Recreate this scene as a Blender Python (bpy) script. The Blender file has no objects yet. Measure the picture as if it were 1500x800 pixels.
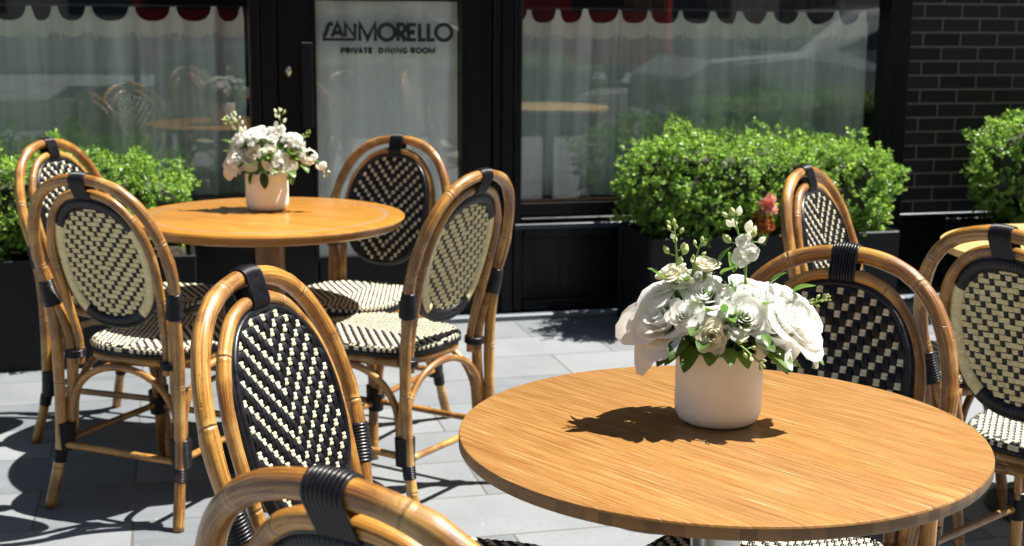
import bpy, math, random
import numpy as np
from mathutils import Vector, Matrix, noise
R = math.radians
PI = math.pi
random.seed(7)
sc = bpy.context.scene
col = sc.collection

# ------------------------------------------------------------------ helpers
class MB:
    """Collects geometry that becomes ONE mesh object."""
    def __init__(s):
        s.v = []; s.f = []; s.m = []; s.uv = []; s.sm = []
    def add(s, vs, fs, mat=0, uvs=None, smooth=True):
        o = len(s.v)
        s.v.extend([tuple(p) for p in vs])
        for k, f in enumerate(fs):
            s.f.append(tuple(i + o for i in f)); s.m.append(mat); s.sm.append(smooth)
            s.uv.append(uvs[k] if uvs else [(0.0, 0.0)] * len(f))
    def box(s, x0, x1, y0, y1, z0, z1, mat=0, bev=0.0):
        if bev > 0:
            b = min(bev, (x1-x0)*.45, (y1-y0)*.45, (z1-z0)*.45)
            vs = []
            X = (x0, x1); Y = (y0, y1); Z = (z0, z1)
            idx = {}
            for i in (0, 1):
                for j in (0, 1):
                    for k in (0, 1):
                        sx = 1 if i == 0 else -1; sy = 1 if j == 0 else -1; sz = 1 if k == 0 else -1
                        for a, (dx, dy, dz) in enumerate(((0, b, b), (b, 0, b), (b, b, 0))):
                            idx[(i, j, k, a)] = len(vs)
                            vs.append((X[i]+sx*dx, Y[j]+sy*dy, Z[k]+sz*dz))
            fs = []
            for i in (0, 1):
                fs.append([idx[(i, 0, 0, 0)], idx[(i, 1, 0, 0)], idx[(i, 1, 1, 0)], idx[(i, 0, 1, 0)]])
                fs.append([idx[(0, i, 0, 1)], idx[(1, i, 0, 1)], idx[(1, i, 1, 1)], idx[(0, i, 1, 1)]])
                fs.append([idx[(0, 0, i, 2)], idx[(1, 0, i, 2)], idx[(1, 1, i, 2)], idx[(0, 1, i, 2)]])
            for j in (0, 1):
                for k in (0, 1):
                    fs.append([idx[(0, j, k, 1)], idx[(1, j, k, 1)], idx[(1, j, k, 2)], idx[(0, j, k, 2)]])
                    fs.append([idx[(j, 0, k, 0)], idx[(j, 1, k, 0)], idx[(j, 1, k, 2)], idx[(j, 0, k, 2)]])
                    fs.append([idx[(j, k, 0, 0)], idx[(j, k, 1, 0)], idx[(j, k, 1, 1)], idx[(j, k, 0, 1)]])
            for i in (0, 1):
                for j in (0, 1):
                    for k in (0, 1):
                        fs.append([idx[(i, j, k, 0)], idx[(i, j, k, 1)], idx[(i, j, k, 2)]])
            s.add(vs, fs, mat, smooth=False)
            return
        vs = [(x0,y0,z0),(x1,y0,z0),(x1,y1,z0),(x0,y1,z0),(x0,y0,z1),(x1,y0,z1),(x1,y1,z1),(x0,y1,z1)]
        s.add(vs, [(0,3,2,1),(4,5,6,7),(0,1,5,4),(1,2,6,5),(2,3,7,6),(3,0,4,7)], mat, smooth=False)
    def tube(s, pts, r, seg=12, mat=0, closed=False, caps=True, v0=0.0, squash=None):
        pts = [Vector(p) for p in pts]; n = len(pts)
        rr = r if hasattr(r, '__len__') else [r]*n
        tang = []
        for i in range(n):
            a = pts[(i-1) % n] if (closed or i > 0) else pts[0]
            b = pts[(i+1) % n] if (closed or i < n-1) else pts[-1]
            t = (b-a); tang.append(t.normalized() if t.length > 1e-9 else Vector((0, 0, 1)))
        ref = Vector((0, 1, 0)) if abs(tang[0].y) < .9 else Vector((1, 0, 0))
        nrm = (ref - tang[0]*ref.dot(tang[0])).normalized()
        vs = []; L = [v0]
        for i in range(n):
            if i:
                nrm = (nrm - tang[i]*nrm.dot(tang[i])).normalized()
                L.append(L[-1] + (pts[i]-pts[i-1]).length)
            bi = tang[i].cross(nrm)
            for k in range(seg):
                a = 2*PI*k/seg
                vs.append(pts[i] + (nrm*math.cos(a) + bi*math.sin(a))*rr[i])
        fs = []; uvs = []
        m = n if closed else n-1
        for i in range(m):
            j = (i+1) % n
            lj = L[j] if j else L[-1] + (pts[0]-pts[-1]).length
            for k in range(seg):
                k2 = (k+1) % seg
                fs.append((i*seg+k, i*seg+k2, j*seg+k2, j*seg+k))
                uvs.append([(k/seg, L[i]), ((k+1)/seg, L[i]), ((k+1)/seg, lj), (k/seg, lj)])
        if caps and not closed:
            fs.append(tuple(range(seg-1, -1, -1))); uvs.append([(k/seg, L[0]) for k in range(seg)])
            fs.append(tuple((n-1)*seg+k for k in range(seg))); uvs.append([(k/seg, L[-1]) for k in range(seg)])
        s.add(vs, fs, mat, uvs)
    def lathe(s, prof, seg=48, mat=0, cx=0, cy=0):
        vs = []; fs = []; n = len(prof)
        for (r, z) in prof:
            for k in range(seg):
                a = 2*PI*k/seg; vs.append((cx+r*math.cos(a), cy+r*math.sin(a), z))
        for i in range(n-1):
            for k in range(seg):
                k2 = (k+1) % seg
                fs.append((i*seg+k, i*seg+k2, (i+1)*seg+k2, (i+1)*seg+k))
        if prof[0][0] > 1e-6: fs.append(tuple(range(seg-1, -1, -1)))
        if prof[-1][0] > 1e-6: fs.append(tuple((n-1)*seg+k for k in range(seg)))
        s.add(vs, fs, mat)
    def build(s, name, mats, parent=None, loc=None, rz=None, autosmooth=None):
        me = bpy.data.meshes.new(name)
        me.from_pydata(s.v, [], s.f); 
        me.polygons.foreach_set('material_index', s.m)
        me.polygons.foreach_set('use_smooth', s.sm)
        uvl = me.uv_layers.new(name='UVMap')
        flat = [c for f in s.uv for p in f for c in p]
        uvl.data.foreach_set('uv', flat)
        for m in (mats if isinstance(mats, (list, tuple)) else [mats]): me.materials.append(m)
        me.update()
        if autosmooth is not None:
            me.set_sharp_from_angle(angle=R(autosmooth))
        o = bpy.data.objects.new(name, me); col.objects.link(o)
        if parent: o.parent = parent
        if loc is not None: o.location = loc
        if rz is not None: o.rotation_euler[2] = rz
        return o

def tag(o, label=None, cat=None, group=None, kind=None):
    if label: o['label'] = label
    if cat: o['category'] = cat
    if group: o['group'] = group
    if kind: o['kind'] = kind
    return o
def empty(name, loc=(0, 0, 0), rz=0.0, label=None, cat=None, group=None):
    o = bpy.data.objects.new(name, None); col.objects.link(o)
    o.location = loc; o.rotation_euler[2] = rz; o.empty_display_size = .1
    return tag(o, label, cat, group)
def copy_tree(src, loc=None, rz=None):
    def rec(o, par):
        c = o.copy(); col.objects.link(c)
        if par: c.parent = par
        for ch in list(o.children): rec(ch, c)
        return c
    r = rec(src, None)
    if loc is not None: r.location = loc
    if rz is not None: r.rotation_euler[2] = rz
    return r
def cr(pts, n=6):
    """Catmull-Rom resample."""
    P = [Vector(p) for p in pts]; out = []
    for i in range(len(P)-1):
        p0 = P[max(i-1, 0)]; p1 = P[i]; p2 = P[i+1]; p3 = P[min(i+2, len(P)-1)]
        for k in range(n):
            t = k/n
            out.append(.5*((2*p1) + (p2-p0)*t + (2*p0-5*p1+4*p2-p3)*t*t + (3*p1-p0-3*p2+p3)*t**3))
    out.append(P[-1]); return out

# ------------------------------------------------------------------ materials
def mat(name, base=(.5,.5,.5), rough=.5, metal=0.0, spec=.5):
    m = bpy.data.materials.new(name); m.use_nodes = True
    b = m.node_tree.nodes['Principled BSDF']
    b.inputs['Base Color'].default_value = (*base, 1); b.inputs['Roughness'].default_value = rough
    b.inputs['Metallic'].default_value = metal; b.inputs['Specular IOR Level'].default_value = spec
    return m
class NT:
    def __init__(s, m): s.t = m.node_tree; s.b = s.t.nodes.get('Principled BSDF')
    def n(s, typ, **kw):
        nd = s.t.nodes.new(typ)
        for k, v in kw.items():
            if k.startswith('i_'): nd.inputs[k[2:].replace('_', ' ')].default_value = v
            else: setattr(nd, k, v)
        return nd
    def l(s, a, b): s.t.links.new(a, b)
    def ramp(s, fac, stops):
        r = s.n('ShaderNodeValToRGB'); e = r.color_ramp.elements
        while len(e) < len(stops): e.new(.5)
        for k, (p, c) in enumerate(stops):
            e[k].position = p; e[k].color = (*c, 1) if len(c) == 3 else c
        s.l(fac, r.inputs['Fac']); return r.outputs['Color']
    def mix(s, fac, a, b, mode='MIX'):
        m = s.n('ShaderNodeMix', data_type='RGBA', blend_type=mode)
        for sock, v in ((m.inputs[0], fac), (m.inputs[6], a), (m.inputs[7], b)):
            if hasattr(v, 'is_output') or isinstance(v, bpy.types.NodeSocket): s.l(v, sock)
            else: sock.default_value = v if isinstance(v, (int, float)) else (*v, 1)
        return m.outputs[2]
    def noise(s, vec, scale, detail=4, rough=.6, dist=0.0):
        nd = s.n('ShaderNodeTexNoise'); nd.inputs['Scale'].default_value = scale
        nd.inputs['Detail'].default_value = detail; nd.inputs['Roughness'].default_value = rough
        nd.inputs['Distortion'].default_value = dist
        if vec is not None: s.l(vec, nd.inputs['Vector'])
        return nd.outputs['Fac']
    def mapping(s, vec, scale=(1,1,1), rot=(0,0,0), loc=(0,0,0)):
        nd = s.n('ShaderNodeMapping'); nd.inputs['Scale'].default_value = scale
        nd.inputs['Rotation'].default_value = rot; nd.inputs['Location'].default_value = loc
        s.l(vec, nd.inputs['Vector']); return nd.outputs['Vector']
    def tc(s, o='Object'): return s.n('ShaderNodeTexCoord').outputs[o]
    def bump(s, h, strength=.3, dist=.002, normal=None):
        b = s.n('ShaderNodeBump'); b.inputs['Strength'].default_value = strength; b.inputs['Distance'].default_value = dist
        s.l(h, b.inputs['Height'])
        if normal is not None: s.l(normal, b.inputs['Normal'])
        return b.outputs['Normal']
    def math(s, op, a, b=None):
        nd = s.n('ShaderNodeMath', operation=op)
        for k, v in enumerate((a, b)):
            if v is None: continue
            if isinstance(v, (int, float)): nd.inputs[k].default_value = v
            else: s.l(v, nd.inputs[k])
        return nd.outputs[0]

def rattan_mat():
    m = mat('rattan', rough=.3); t = NT(m)
    uv = t.tc('UV'); ob = t.tc('Object')
    rnd = t.n('ShaderNodeObjectInfo').outputs['Random']
    sep = t.n('ShaderNodeSeparateXYZ'); t.l(uv, sep.inputs[0])
    # streaks along the cane
    st = t.noise(t.mapping(uv, (26, 5, 1)), 1.0, 5, .65)
    st2 = t.noise(t.mapping(uv, (60, 16, 1)), 1.0, 3, .6)
    big = t.noise(t.mapping(ob, (1, 1, 1)), 7.0, 3, .55)
    off = t.n('ShaderNodeVectorMath', operation='ADD'); t.l(ob, off.inputs[0])
    cx = t.n('ShaderNodeCombineXYZ'); t.l(t.math('MULTIPLY', rnd, 40), cx.inputs[0]); t.l(cx.outputs[0], off.inputs[1])
    big2 = t.noise(off.outputs[0], 6.5, 5, .65)
    c = t.ramp(st, [(.30, (.09, .030, .006)), (.42, (.32, .132, .020)), (.54, (.48, .235, .040)), (.70, (.68, .41, .115))])
    dark = t.ramp(big2, [(.42, (0, 0, 0)), (.54, (1, 1, 1))])
    dmask = t.math('MULTIPLY', dark, t.ramp(st2, [(.36, (0.25,)*3), (.56, (1, 1, 1))]))
    c = t.mix(t.math('MULTIPLY', dmask, .8), c, (.10, .028, .008))
    pale = t.ramp(big, [(.56, (0, 0, 0)), (.72, (1, 1, 1))])
    c = t.mix(t.math('MULTIPLY', pale, .55), c, (.72, .48, .17))
    # growth rings at the nodes
    ph = t.math('ADD', t.math('MULTIPLY', sep.outputs[1], 1/.23), t.math('MULTIPLY', t.noise(off.outputs[0], 1.2, 1), .6))
    fr = t.math('FRACT', ph)
    d = t.math('ABSOLUTE', t.math('SUBTRACT', fr, .5))
    wob = t.math('MULTIPLY', t.noise(t.mapping(uv, (9, 3, 1)), 1.0, 2), .02)
    ring = t.ramp(t.math('ADD', d, wob), [(.012, (1, 1, 1)), (.024, (0, 0, 0))])
    rl = t.ramp(t.math('ADD', d, wob), [(.02, (1, 1, 1)), (.055, (0, 0, 0))])
    c = t.mix(t.math('MULTIPLY', rl, .3), c, (.62, .38, .15))
    c = t.mix(t.math('MULTIPLY', ring, .5), c, (.11, .04, .012))
    sp_ = t.ramp(t.noise(t.mapping(uv, (12, 55, 1)), 1.0, 3, .7), [(.60, (0,)*3), (.68, (1,)*3)])
    c = t.mix(t.math('MULTIPLY', sp_, .55), c, (.09, .028, .008))
    t.l(c, t.b.inputs['Base Color'])
    h = t.math('ADD', t.math('MULTIPLY', st, .6), t.math('ADD', t.math('MULTIPLY', rl, .8), t.math('MULTIPLY', ring, -1.2)))
    sc_ = t.ramp(t.noise(t.mapping(uv, (3, 70, 1)), 1.0, 2, .5), [(.66, (0,)*3), (.72, (1,)*3)])
    h = t.math('ADD', h, t.math('MULTIPLY', sc_, -.5))
    t.l(t.bump(h, .9, .0016), t.b.inputs['Normal'])
    t.l(t.ramp(st2, [(.3, (.26,)*3), (.7, (.55,)*3)]), t.b.inputs['Roughness'])
    t.b.inputs['Coat Weight'].default_value = .45; t.b.inputs['Coat Roughness'].default_value = .16
    return m

def strand_mat(name, c1, c2, rough):
    m = mat(name, c1, rough); t = NT(m)
    ob = t.tc('Object')
    n = t.noise(ob, 160, 3, .6); n2 = t.noise(ob, 75, 3, .7)
    c = t.mix(t.ramp(n2, [(.35, (0,)*3), (.65, (1,)*3)]), (c1[0]*.80, c1[1]*.76, c1[2]*.68), c2)
    c = t.mix(t.math('MULTIPLY', n, .25), c, (c1[0]*.6, c1[1]*.55, c1[2]*.5))
    t.l(c, t.b.inputs['Base Color'])
    t.l(t.bump(n, .15, .0006), t.b.inputs['Normal'])
    t.l(t.ramp(n2, [(.3, (rough*.75,)*3), (.7, (min(1, rough*1.35),)*3)]), t.b.inputs['Roughness'])
    return m

def wood_mat(name, ang, cols, pale=.5, streak=60, inlay=None, rough=.32, sx=1.0):
    m = mat(name, rough=rough); t = NT(m)
    ob = t.tc('Object')
    v = t.mapping(ob, (1, 1, 1), rot=(0, 0, ang))
    v1 = t.mapping(v, (2.2*sx, streak, 6)); v2 = t.mapping(v, (9*sx, streak*3, 20)); v3 = t.mapping(v, (1.3, 9, 3))
    v4 = t.mapping(v, (4*sx, streak*1.6, 12), loc=(3.1, 7.7, 0))
    a = t.noise(v1, 1.0, 5, .62, .3); b = t.noise(v2, 1.0, 3, .6); c3 = t.noise(v3, 1.0, 4, .55); s4 = t.noise(v4, 1.0, 2, .5)
    c = t.ramp(a, [(.28, cols[0]), (.45, cols[1]), (.60, cols[2]), (.78, cols[3])])
    c = t.mix(t.math('MULTIPLY', t.ramp(b, [(.42, (0, 0, 0)), (.66, (1, 1, 1))]), .34), c, cols[3])
    c = t.mix(t.math('MULTIPLY', t.ramp(b, [(.34, (1, 1, 1)), (.46, (0, 0, 0))]), .35), c, cols[0])
    c = t.mix(t.math('MULTIPLY', t.ramp(c3, [(.40, (0, 0, 0)), (.62, (1, 1, 1))]), .30), c, cols[0])
    # pale worn fibres
    c = t.mix(t.math('MULTIPLY', t.ramp(s4, [(.63, (0, 0, 0)), (.70, (1, 1, 1))]), pale), c, (.62, .44, .24))
    if inlay:
        sep = t.n('ShaderNodeSeparateXYZ'); t.l(ob, sep.inputs[0])
        rad = t.math('SQRT', t.math('ADD', t.math('MULTIPLY', sep.outputs[0], sep.outputs[0]), t.math('MULTIPLY', sep.outputs[1], sep.outputs[1])))
        k = t.math('LESS_THAN', t.math('ABSOLUTE', t.math('SUBTRACT', rad, inlay)), .0052)
        up = t.math('GREATER_THAN', sep.outputs[2], -.002)
        c = t.mix(t.math('MULTIPLY', t.math('MULTIPLY', k, up), .75), c, (.30, .24, .17))
    t.l(c, t.b.inputs['Base Color'])
    t.l(t.bump(t.math('ADD', a, b), .22, .0009), t.b.inputs['Normal'])
    t.l(t.ramp(c3, [(.3, (rough*.8,)*3), (.7, (rough*1.3,)*3)]), t.b.inputs['Roughness'])
    return m

def edge_mat(name, c1, c2, scale=110):
    """end grain strips round a laminated table edge"""
    m = mat(name, rough=.45); t = NT(m)
    ob = t.tc('Object')
    sep = t.n('ShaderNodeSeparateXYZ'); t.l(ob, sep.inputs[0])
    ang = t.math('ARCTAN2', sep.outputs[1], sep.outputs[0])
    cx = t.n('ShaderNodeCombineXYZ'); t.l(t.math('MULTIPLY', ang, scale/PI/2), cx.inputs[0])
    vo = t.n('ShaderNodeTexVoronoi', voronoi_dimensions='1D'); vo.inputs['Scale'].default_value = 1.0
    t.l(t.math('MULTIPLY', ang, scale/PI/2), vo.inputs['W'])
    s2 = t.n('ShaderNodeSeparateColor'); t.l(vo.outputs['Color'], s2.inputs[0])
    n = t.noise(t.mapping(ob, (60, 60, 400)), 1.0, 3)
    f = t.math('ADD', t.math('MULTIPLY', s2.outputs[0], .7), t.math('MULTIPLY', n, .3))
    t.l(t.mix(f, c1, c2), t.b.inputs['Base Color'])
    return m

M = {}
M['rattan'] = rattan_mat()
M['black'] = strand_mat('black_strand', (.006, .006, .009), (.010, .010, .014), .33)
M['black'].node_tree.nodes['Principled BSDF'].inputs['Specular IOR Level'].default_value = .38
M['cream'] = strand_mat('cream_strand', (.72, .66, .46), (.76, .71, .55), .42)
M['tan'] = strand_mat('straw_strand', (.86, .72, .36), (.90, .80, .48), .45)
M['oak'] = wood_mat('oak_top', R(48), [(.15, .060, .014), (.28, .128, .032), (.36, .185, .056), (.47, .28, .115)], .5, 150, sx=1.7)
M['oak_edge'] = edge_mat('oak_edge', (.09, .038, .010), (.27, .135, .036))
M['amber'] = wood_mat('amber_top', R(20), [(.34, .135, .020), (.41, .180, .030), (.46, .215, .040), (.52, .26, .056)], .1, 12, inlay=.346, rough=.22)
M['amber_edge'] = mat('amber_edge', (.42, .19, .045), .28)
M['pale'] = wood_mat('pale_top', R(10), [(.62, .38, .12), (.70, .46, .17), (.76, .53, .22), (.82, .60, .30)], .2, 30)
M['steel'] = mat('brushed_steel', (.55, .54, .52), .28, 1.0)
M['iron'] = mat('black_iron', (.02, .02, .022), .45)
M['post'] = wood_mat('brown_post', R(0), [(.16, .06, .02), (.21, .085, .028), (.26, .11, .035), (.34, .15, .05)], 0, 30, rough=.35)

def ceramic():
    m = mat('white_ceramic', (.86, .82, .80), .55); t = NT(m)
    n = t.noise(t.tc(), 40, 4); t.l(t.mix(n, (.90, .87, .81), (.86, .82, .75)), t.b.inputs['Base Color'])
    t.b.inputs['Coat Weight'].default_value = .15; t.b.inputs['Coat Roughness'].default_value = .3
    return m
M['ceramic'] = ceramic()
def thin_mat(name, base, trans, tfac, rough=.5, spec=.4, attr=False, uvtint=None):
    """leaves, petals and cloth: light also comes through"""
    m = mat(name, base, rough, spec=spec); t = NT(m)
    tr = t.n('ShaderNodeBsdfTranslucent'); tr.inputs['Color'].default_value = (*trans, 1)
    if attr:
        a = t.n('ShaderNodeAttribute', attribute_name='tone')
        c = t.mix(1.0, base, a.outputs['Color'], 'MULTIPLY'); t.l(c, t.b.inputs['Base Color'])
        c2 = t.mix(1.0, trans, a.outputs['Color'], 'MULTIPLY'); t.l(c2, tr.inputs['Color'])
    if uvtint:
        sep = t.n('ShaderNodeSeparateXYZ'); t.l(t.tc('UV'), sep.inputs[0])
        n = t.noise(t.mapping(t.tc('UV'), (14, 1.5, 1)), 1.0, 3)
        c = t.ramp(sep.outputs[1], [(0.0, uvtint), (.55, base), (1.0, base)])
        c = t.mix(t.math('MULTIPLY', n, .08), c, (base[0]*.8, base[1]*.75, base[2]*.7)); t.l(c, t.b.inputs['Base Color'])
        t.l(t.bump(n, .25, .001), t.b.inputs['Normal'])
    mx = t.n('ShaderNodeMixShader'); mx.inputs[0].default_value = tfac
    t.l(t.b.outputs[0], mx.inputs[1]); t.l(tr.outputs[0], mx.inputs[2])
    t.l(mx.outputs[0], t.t.nodes['Material Output'].inputs['Surface'])
    return m
M['petal'] = thin_mat('white_petal', (.93, .93, .90), (.97, .96, .90), .55, .55, .25, uvtint=(.80, .84, .60))
M['petal_cream'] = thin_mat('cream_petal', (.91, .89, .78), (.95, .90, .70), .45, .55, .25, uvtint=(.74, .76, .46))
M['bud'] = thin_mat('green_bud', (.50, .58, .24), (.5, .6, .2), .25, .5)
M['sprigstem'] = thin_mat('green_stem', (.22, .36, .08), (.25, .4, .08), .15, .5)
M['leaf'] = thin_mat('bouquet_leaf', (.075, .16, .035), (.16, .34, .05), .3, .38, .5, attr=True)
M['box'] = thin_mat('boxwood_leaf', (.165, .305, .060), (.38, .64, .11), .42, .30, .6, attr=True)
M['twig'] = mat('twig', (.035, .04, .02), .9)  # dark tone standing for the shade deep inside the hedges
M['pink'] = thin_mat('pink_petal', (.80, .42, .36), (.8, .4, .3), .3, .5, attr=True)
M['orange'] = thin_mat('orange_leaf', (.34, .12, .035), (.45, .17, .04), .3, .5, attr=True)

def paint():
    m = mat('black_paint', (.010, .011, .015), .32, spec=.22); t = NT(m)
    ob = t.tc(); n = t.noise(ob, 3, 5, .6); n2 = t.noise(t.mapping(ob, (30, 30, 1.5)), 1.0, 4)
    t.l(t.mix(n, (.0015, .0018, .003), (.0045, .005, .008)), t.b.inputs['Base Color'])
    t.l(t.ramp(n2, [(.3, (.24,)*3), (.75, (.46,)*3)]), t.b.inputs['Roughness'])
    t.l(t.bump(n, .06, .004), t.b.inputs['Normal'])
    return m
M['paint'] = paint()
M['paint_blue'] = mat('dark_blue_ledge', (.018, .028, .045), .3)
M['planter'] = mat('planter_grey', (.006, .007, .009), .5, spec=.25)
M['brass'] = mat('brass', (.75, .6, .42), .3, 1.0)
M['letter'] = mat('letter_black', (.010, .009, .010), .5)
M['soil'] = mat('soil', (.03, .022, .015), 1)
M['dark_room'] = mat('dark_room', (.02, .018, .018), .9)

def brick():
    m = mat('black_brick', rough=.5, spec=.2); t = NT(m)
    ob = t.tc(); sep = t.n('ShaderNodeSeparateXYZ'); t.l(ob, sep.inputs[0])
    cx = t.n('ShaderNodeCombineXYZ'); t.l(t.math('ADD', sep.outputs[0], sep.outputs[1]), cx.inputs[0]); t.l(sep.outputs[2], cx.inputs[1])
    mp = t.mapping(cx.outputs[0], loc=(.012, -.0085, 0))
    bt = t.n('ShaderNodeTexBrick'); t.l(mp, bt.inputs['Vector'])
    for k, v in (('Scale', 1.0), ('Mortar Size', .0042), ('Mortar Smooth', .15), ('Brick Width', .194), ('Row Height', .0657), ('Bias', 0)):
        bt.inputs[k].default_value = v
    bt.inputs['Color1'].default_value = (.007, .007, .010, 1); bt.inputs['Color2'].default_value = (.018, .018, .023, 1)
    bt.inputs['Mortar'].default_value = (.16, .145, .14, 1)
    n = t.noise(ob, 60, 4, .7)
    t.l(t.mix(t.math('MULTIPLY', n, .4), bt.outputs['Color'], (.006, .006, .008)), t.b.inputs['Base Color'])
    h = t.math('ADD', t.math('MULTIPLY', bt.outputs['Fac'], -1), t.math('MULTIPLY', n, .35))
    t.l(t.bump(h, .9, .005), t.b.inputs['Normal'])
    t.l(t.ramp(bt.outputs['Fac'], [(0, (.6,)*3), (1, (.95,)*3)]), t.b.inputs['Roughness'])
    return m
M['brick'] = brick()

def ground():
    m = mat('stone_paving', rough=.6); t = NT(m)
    ob = t.mapping(t.tc(), rot=(0, 0, -R(14)), loc=(.13, .05, 0))
    bt = t.n('ShaderNodeTexBrick'); t.l(ob, bt.inputs['Vector'])
    for k, v in (('Scale', 1.0), ('Mortar Size', .0032), ('Mortar Smooth', .1), ('Brick Width', .61), ('Row Height', .305), ('Bias', 0)):
        bt.inputs[k].default_value = v
    bt.offset = .42
    bt.inputs['Color1'].default_value = (.095, .110, .126, 1); bt.inputs['Color2'].default_value = (.215, .228, .238, 1)
    bt.inputs['Mortar'].default_value = (.10, .095, .085, 1)
    a = t.noise(t.tc(), 5, 6, .6); b = t.noise(t.tc(), 55, 5, .7); c = t.noise(t.mapping(ob, (3, 14, 1)), 1.0, 5, .6)
    k = t.mix(t.math('MULTIPLY', a, .38), bt.outputs['Color'], (.25, .258, .262), 'MIX')
    k = t.mix(t.math('MULTIPLY', t.ramp(c, [(.4, (0,)*3), (.7, (1,)*3)]), .35), k, (.19, .21, .225))
    k = t.mix(t.math('MULTIPLY', t.ramp(b, [(.35, (1,)*3), (.5, (0,)*3)]), .22), k, (.12, .12, .12))
    # specks and chewing-gum like dots
    vo = t.n('ShaderNodeTexVoronoi'); vo.inputs['Scale'].default_value = 17; t.l(t.tc(), vo.inputs['Vector'])
    s2 = t.n('ShaderNodeSeparateColor'); t.l(vo.outputs['Color'], s2.inputs[0])
    sp = t.math('MULTIPLY', t.math('LESS_THAN', vo.outputs['Distance'], .045), t.math('GREATER_THAN', s2.outputs[0], .45))
    k = t.mix(t.math('MULTIPLY', sp, .55), k, (.62, .62, .60))
    k2 = t.mix(t.math('SUBTRACT', 1.0, bt.outputs['Fac']), (.10, .095, .085), k)
    t.l(k2, t.b.inputs['Base Color'])
    h = t.math('ADD', t.math('MULTIPLY', bt.outputs['Fac'], -1.2), t.math('ADD', t.math('MULTIPLY', b, .25), t.math('MULTIPLY', a, .3)))
    t.l(t.bump(h, .55, .004), t.b.inputs['Normal'])
    t.l(t.ramp(a, [(.3, (.5,)*3), (.7, (.72,)*3)]), t.b.inputs['Roughness'])
    return m
M['ground'] = ground()
M['stone'] = mat('kerb_stone', (.16, .19, .22), .55)

def glass(tint=(.975, .99, .99)):
    m = bpy.data.materials.new('window_glass'); m.use_nodes = True; t = NT(m)
    nt = m.node_tree; nt.nodes.remove(t.b)
    gl = t.n('ShaderNodeBsdfGlossy'); gl.inputs['Roughness'].default_value = 0.004; gl.inputs['Color'].default_value = (1, 1, 1, 1)
    tr = t.n('ShaderNodeBsdfTransparent'); tr.inputs['Color'].default_value = (*tint, 1)
    fr = t.n('ShaderNodeFresnel'); fr.inputs['IOR'].default_value = 1.52
    n = t.noise(t.mapping(t.tc(), (.6, .6, 1.4)), 1.3, 1, .4)
    t.l(t.bump(n, .05, .02), gl.inputs['Normal'])
    geo = t.n('ShaderNodeNewGeometry')
    k = t.math('MULTIPLY', t.math('MINIMUM', t.math('MULTIPLY', fr.outputs[0], 2.5), 1.0), t.math('SUBTRACT', 1.0, geo.outputs['Backfacing']))
    mx = t.n('ShaderNodeMixShader'); t.l(k, mx.inputs[0]); t.l(tr.outputs[0], mx.inputs[1]); t.l(gl.outputs[0], mx.inputs[2])
    t.l(mx.outputs[0], nt.nodes['Material Output'].inputs['Surface'])
    return m
M['glass'] = glass()

def sheer(name, c, alpha, tl_=.12, var=.30):
    m = bpy.data.materials.new(name); m.use_nodes = True; t = NT(m)
    nt = m.node_tree; nt.nodes.remove(t.b)
    uvn = t.mapping(t.tc(), (900, 900, 60)); n = t.noise(uvn, 1.0, 2); n3 = t.noise(t.mapping(t.tc(), (30, 30, 500)), 1.0, 2); big = t.noise(t.mapping(t.tc(), (9, 0, .5)), 1.0, 3)
    d = t.n('ShaderNodeBsdfDiffuse'); d.inputs['Color'].default_value = (*c, 1)
    t.l(t.mix(t.math('MULTIPLY', t.math('ADD', n, n3), .35), c, (c[0]*.6, c[1]*.62, c[2]*.62)), d.inputs['Color'])
    cc = d.inputs['Color'].links[0].from_socket
    t.l(t.mix(t.ramp(big, [(.35, (.38,)*3), (.62, (0,)*3)]), cc, (c[0]*.55, c[1]*.6, c[2]*.6)), d.inputs['Color'])
    tl = t.n('ShaderNodeBsdfTranslucent'); tl.inputs['Color'].default_value = (*c, 1)
    tp = t.n('ShaderNodeBsdfTransparent')
    m1 = t.n('ShaderNodeMixShader'); m1.inputs[0].default_value = tl_; t.l(d.outputs[0], m1.inputs[1]); t.l(tl.outputs[0], m1.inputs[2])
    m2 = t.n('ShaderNodeMixShader'); t.l(t.ramp(big, [(.3, (alpha-var,)*3), (.65, (min(1, alpha+.12),)*3)]), m2.inputs[0]); t.l(tp.outputs[0], m2.inputs[1]); t.l(m1.outputs[0], m2.inputs[2])
    t.l(m2.outputs[0], nt.nodes['Material Output'].inputs['Surface'])
    return m
M['sheer'] = sheer('sheer_linen', (.82, .90, .90), .86)
M['panel'] = sheer('linen_panel', (.90, .93, .90), 1.0, .0, .06)
M['hem'] = sheer('sheer_linen_hem', (.92, .92, .82), 1.0, .0, .06)
M['drape'] = mat('brown_drape', (.10, .055, .035), .9)

# ------------------------------------------------------------------ ground, sky, lights
g = MB(); S = 90.0
n = 24
g.add([(-S, -S, 0), (S, -S, 0), (S, S, 0), (-S, S, 0)], [(0, 1, 2, 3)], smooth=False)
tag(g.build('ground', M['ground']), kind='structure')

YAW = R(14); WX, WY = 0.0, 5.985
def wall_pt(u, off, z=0.0):
    return Vector((WX + u*math.cos(YAW) + off*math.sin(YAW), WY + u*math.sin(YAW) - off*math.cos(YAW), z))

# ------------------------------------------------------------------ storefront (local x along wall, -y towards the street)
B = empty('restaurant_front', (WX, WY, 0), YAW,
          'black painted storefront with big curtained windows, a glazed door and dark brick', 'building')
f = MB()
TOP = 30.0  # unseen upper height, added to block skylight and deepen the shadows
def fb(x0, x1, z0, z1, y0=-.0, y1=.12, b=.004, m=0): f.box(x0, x1, y0, y1, z0, z1, m, b)
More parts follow.
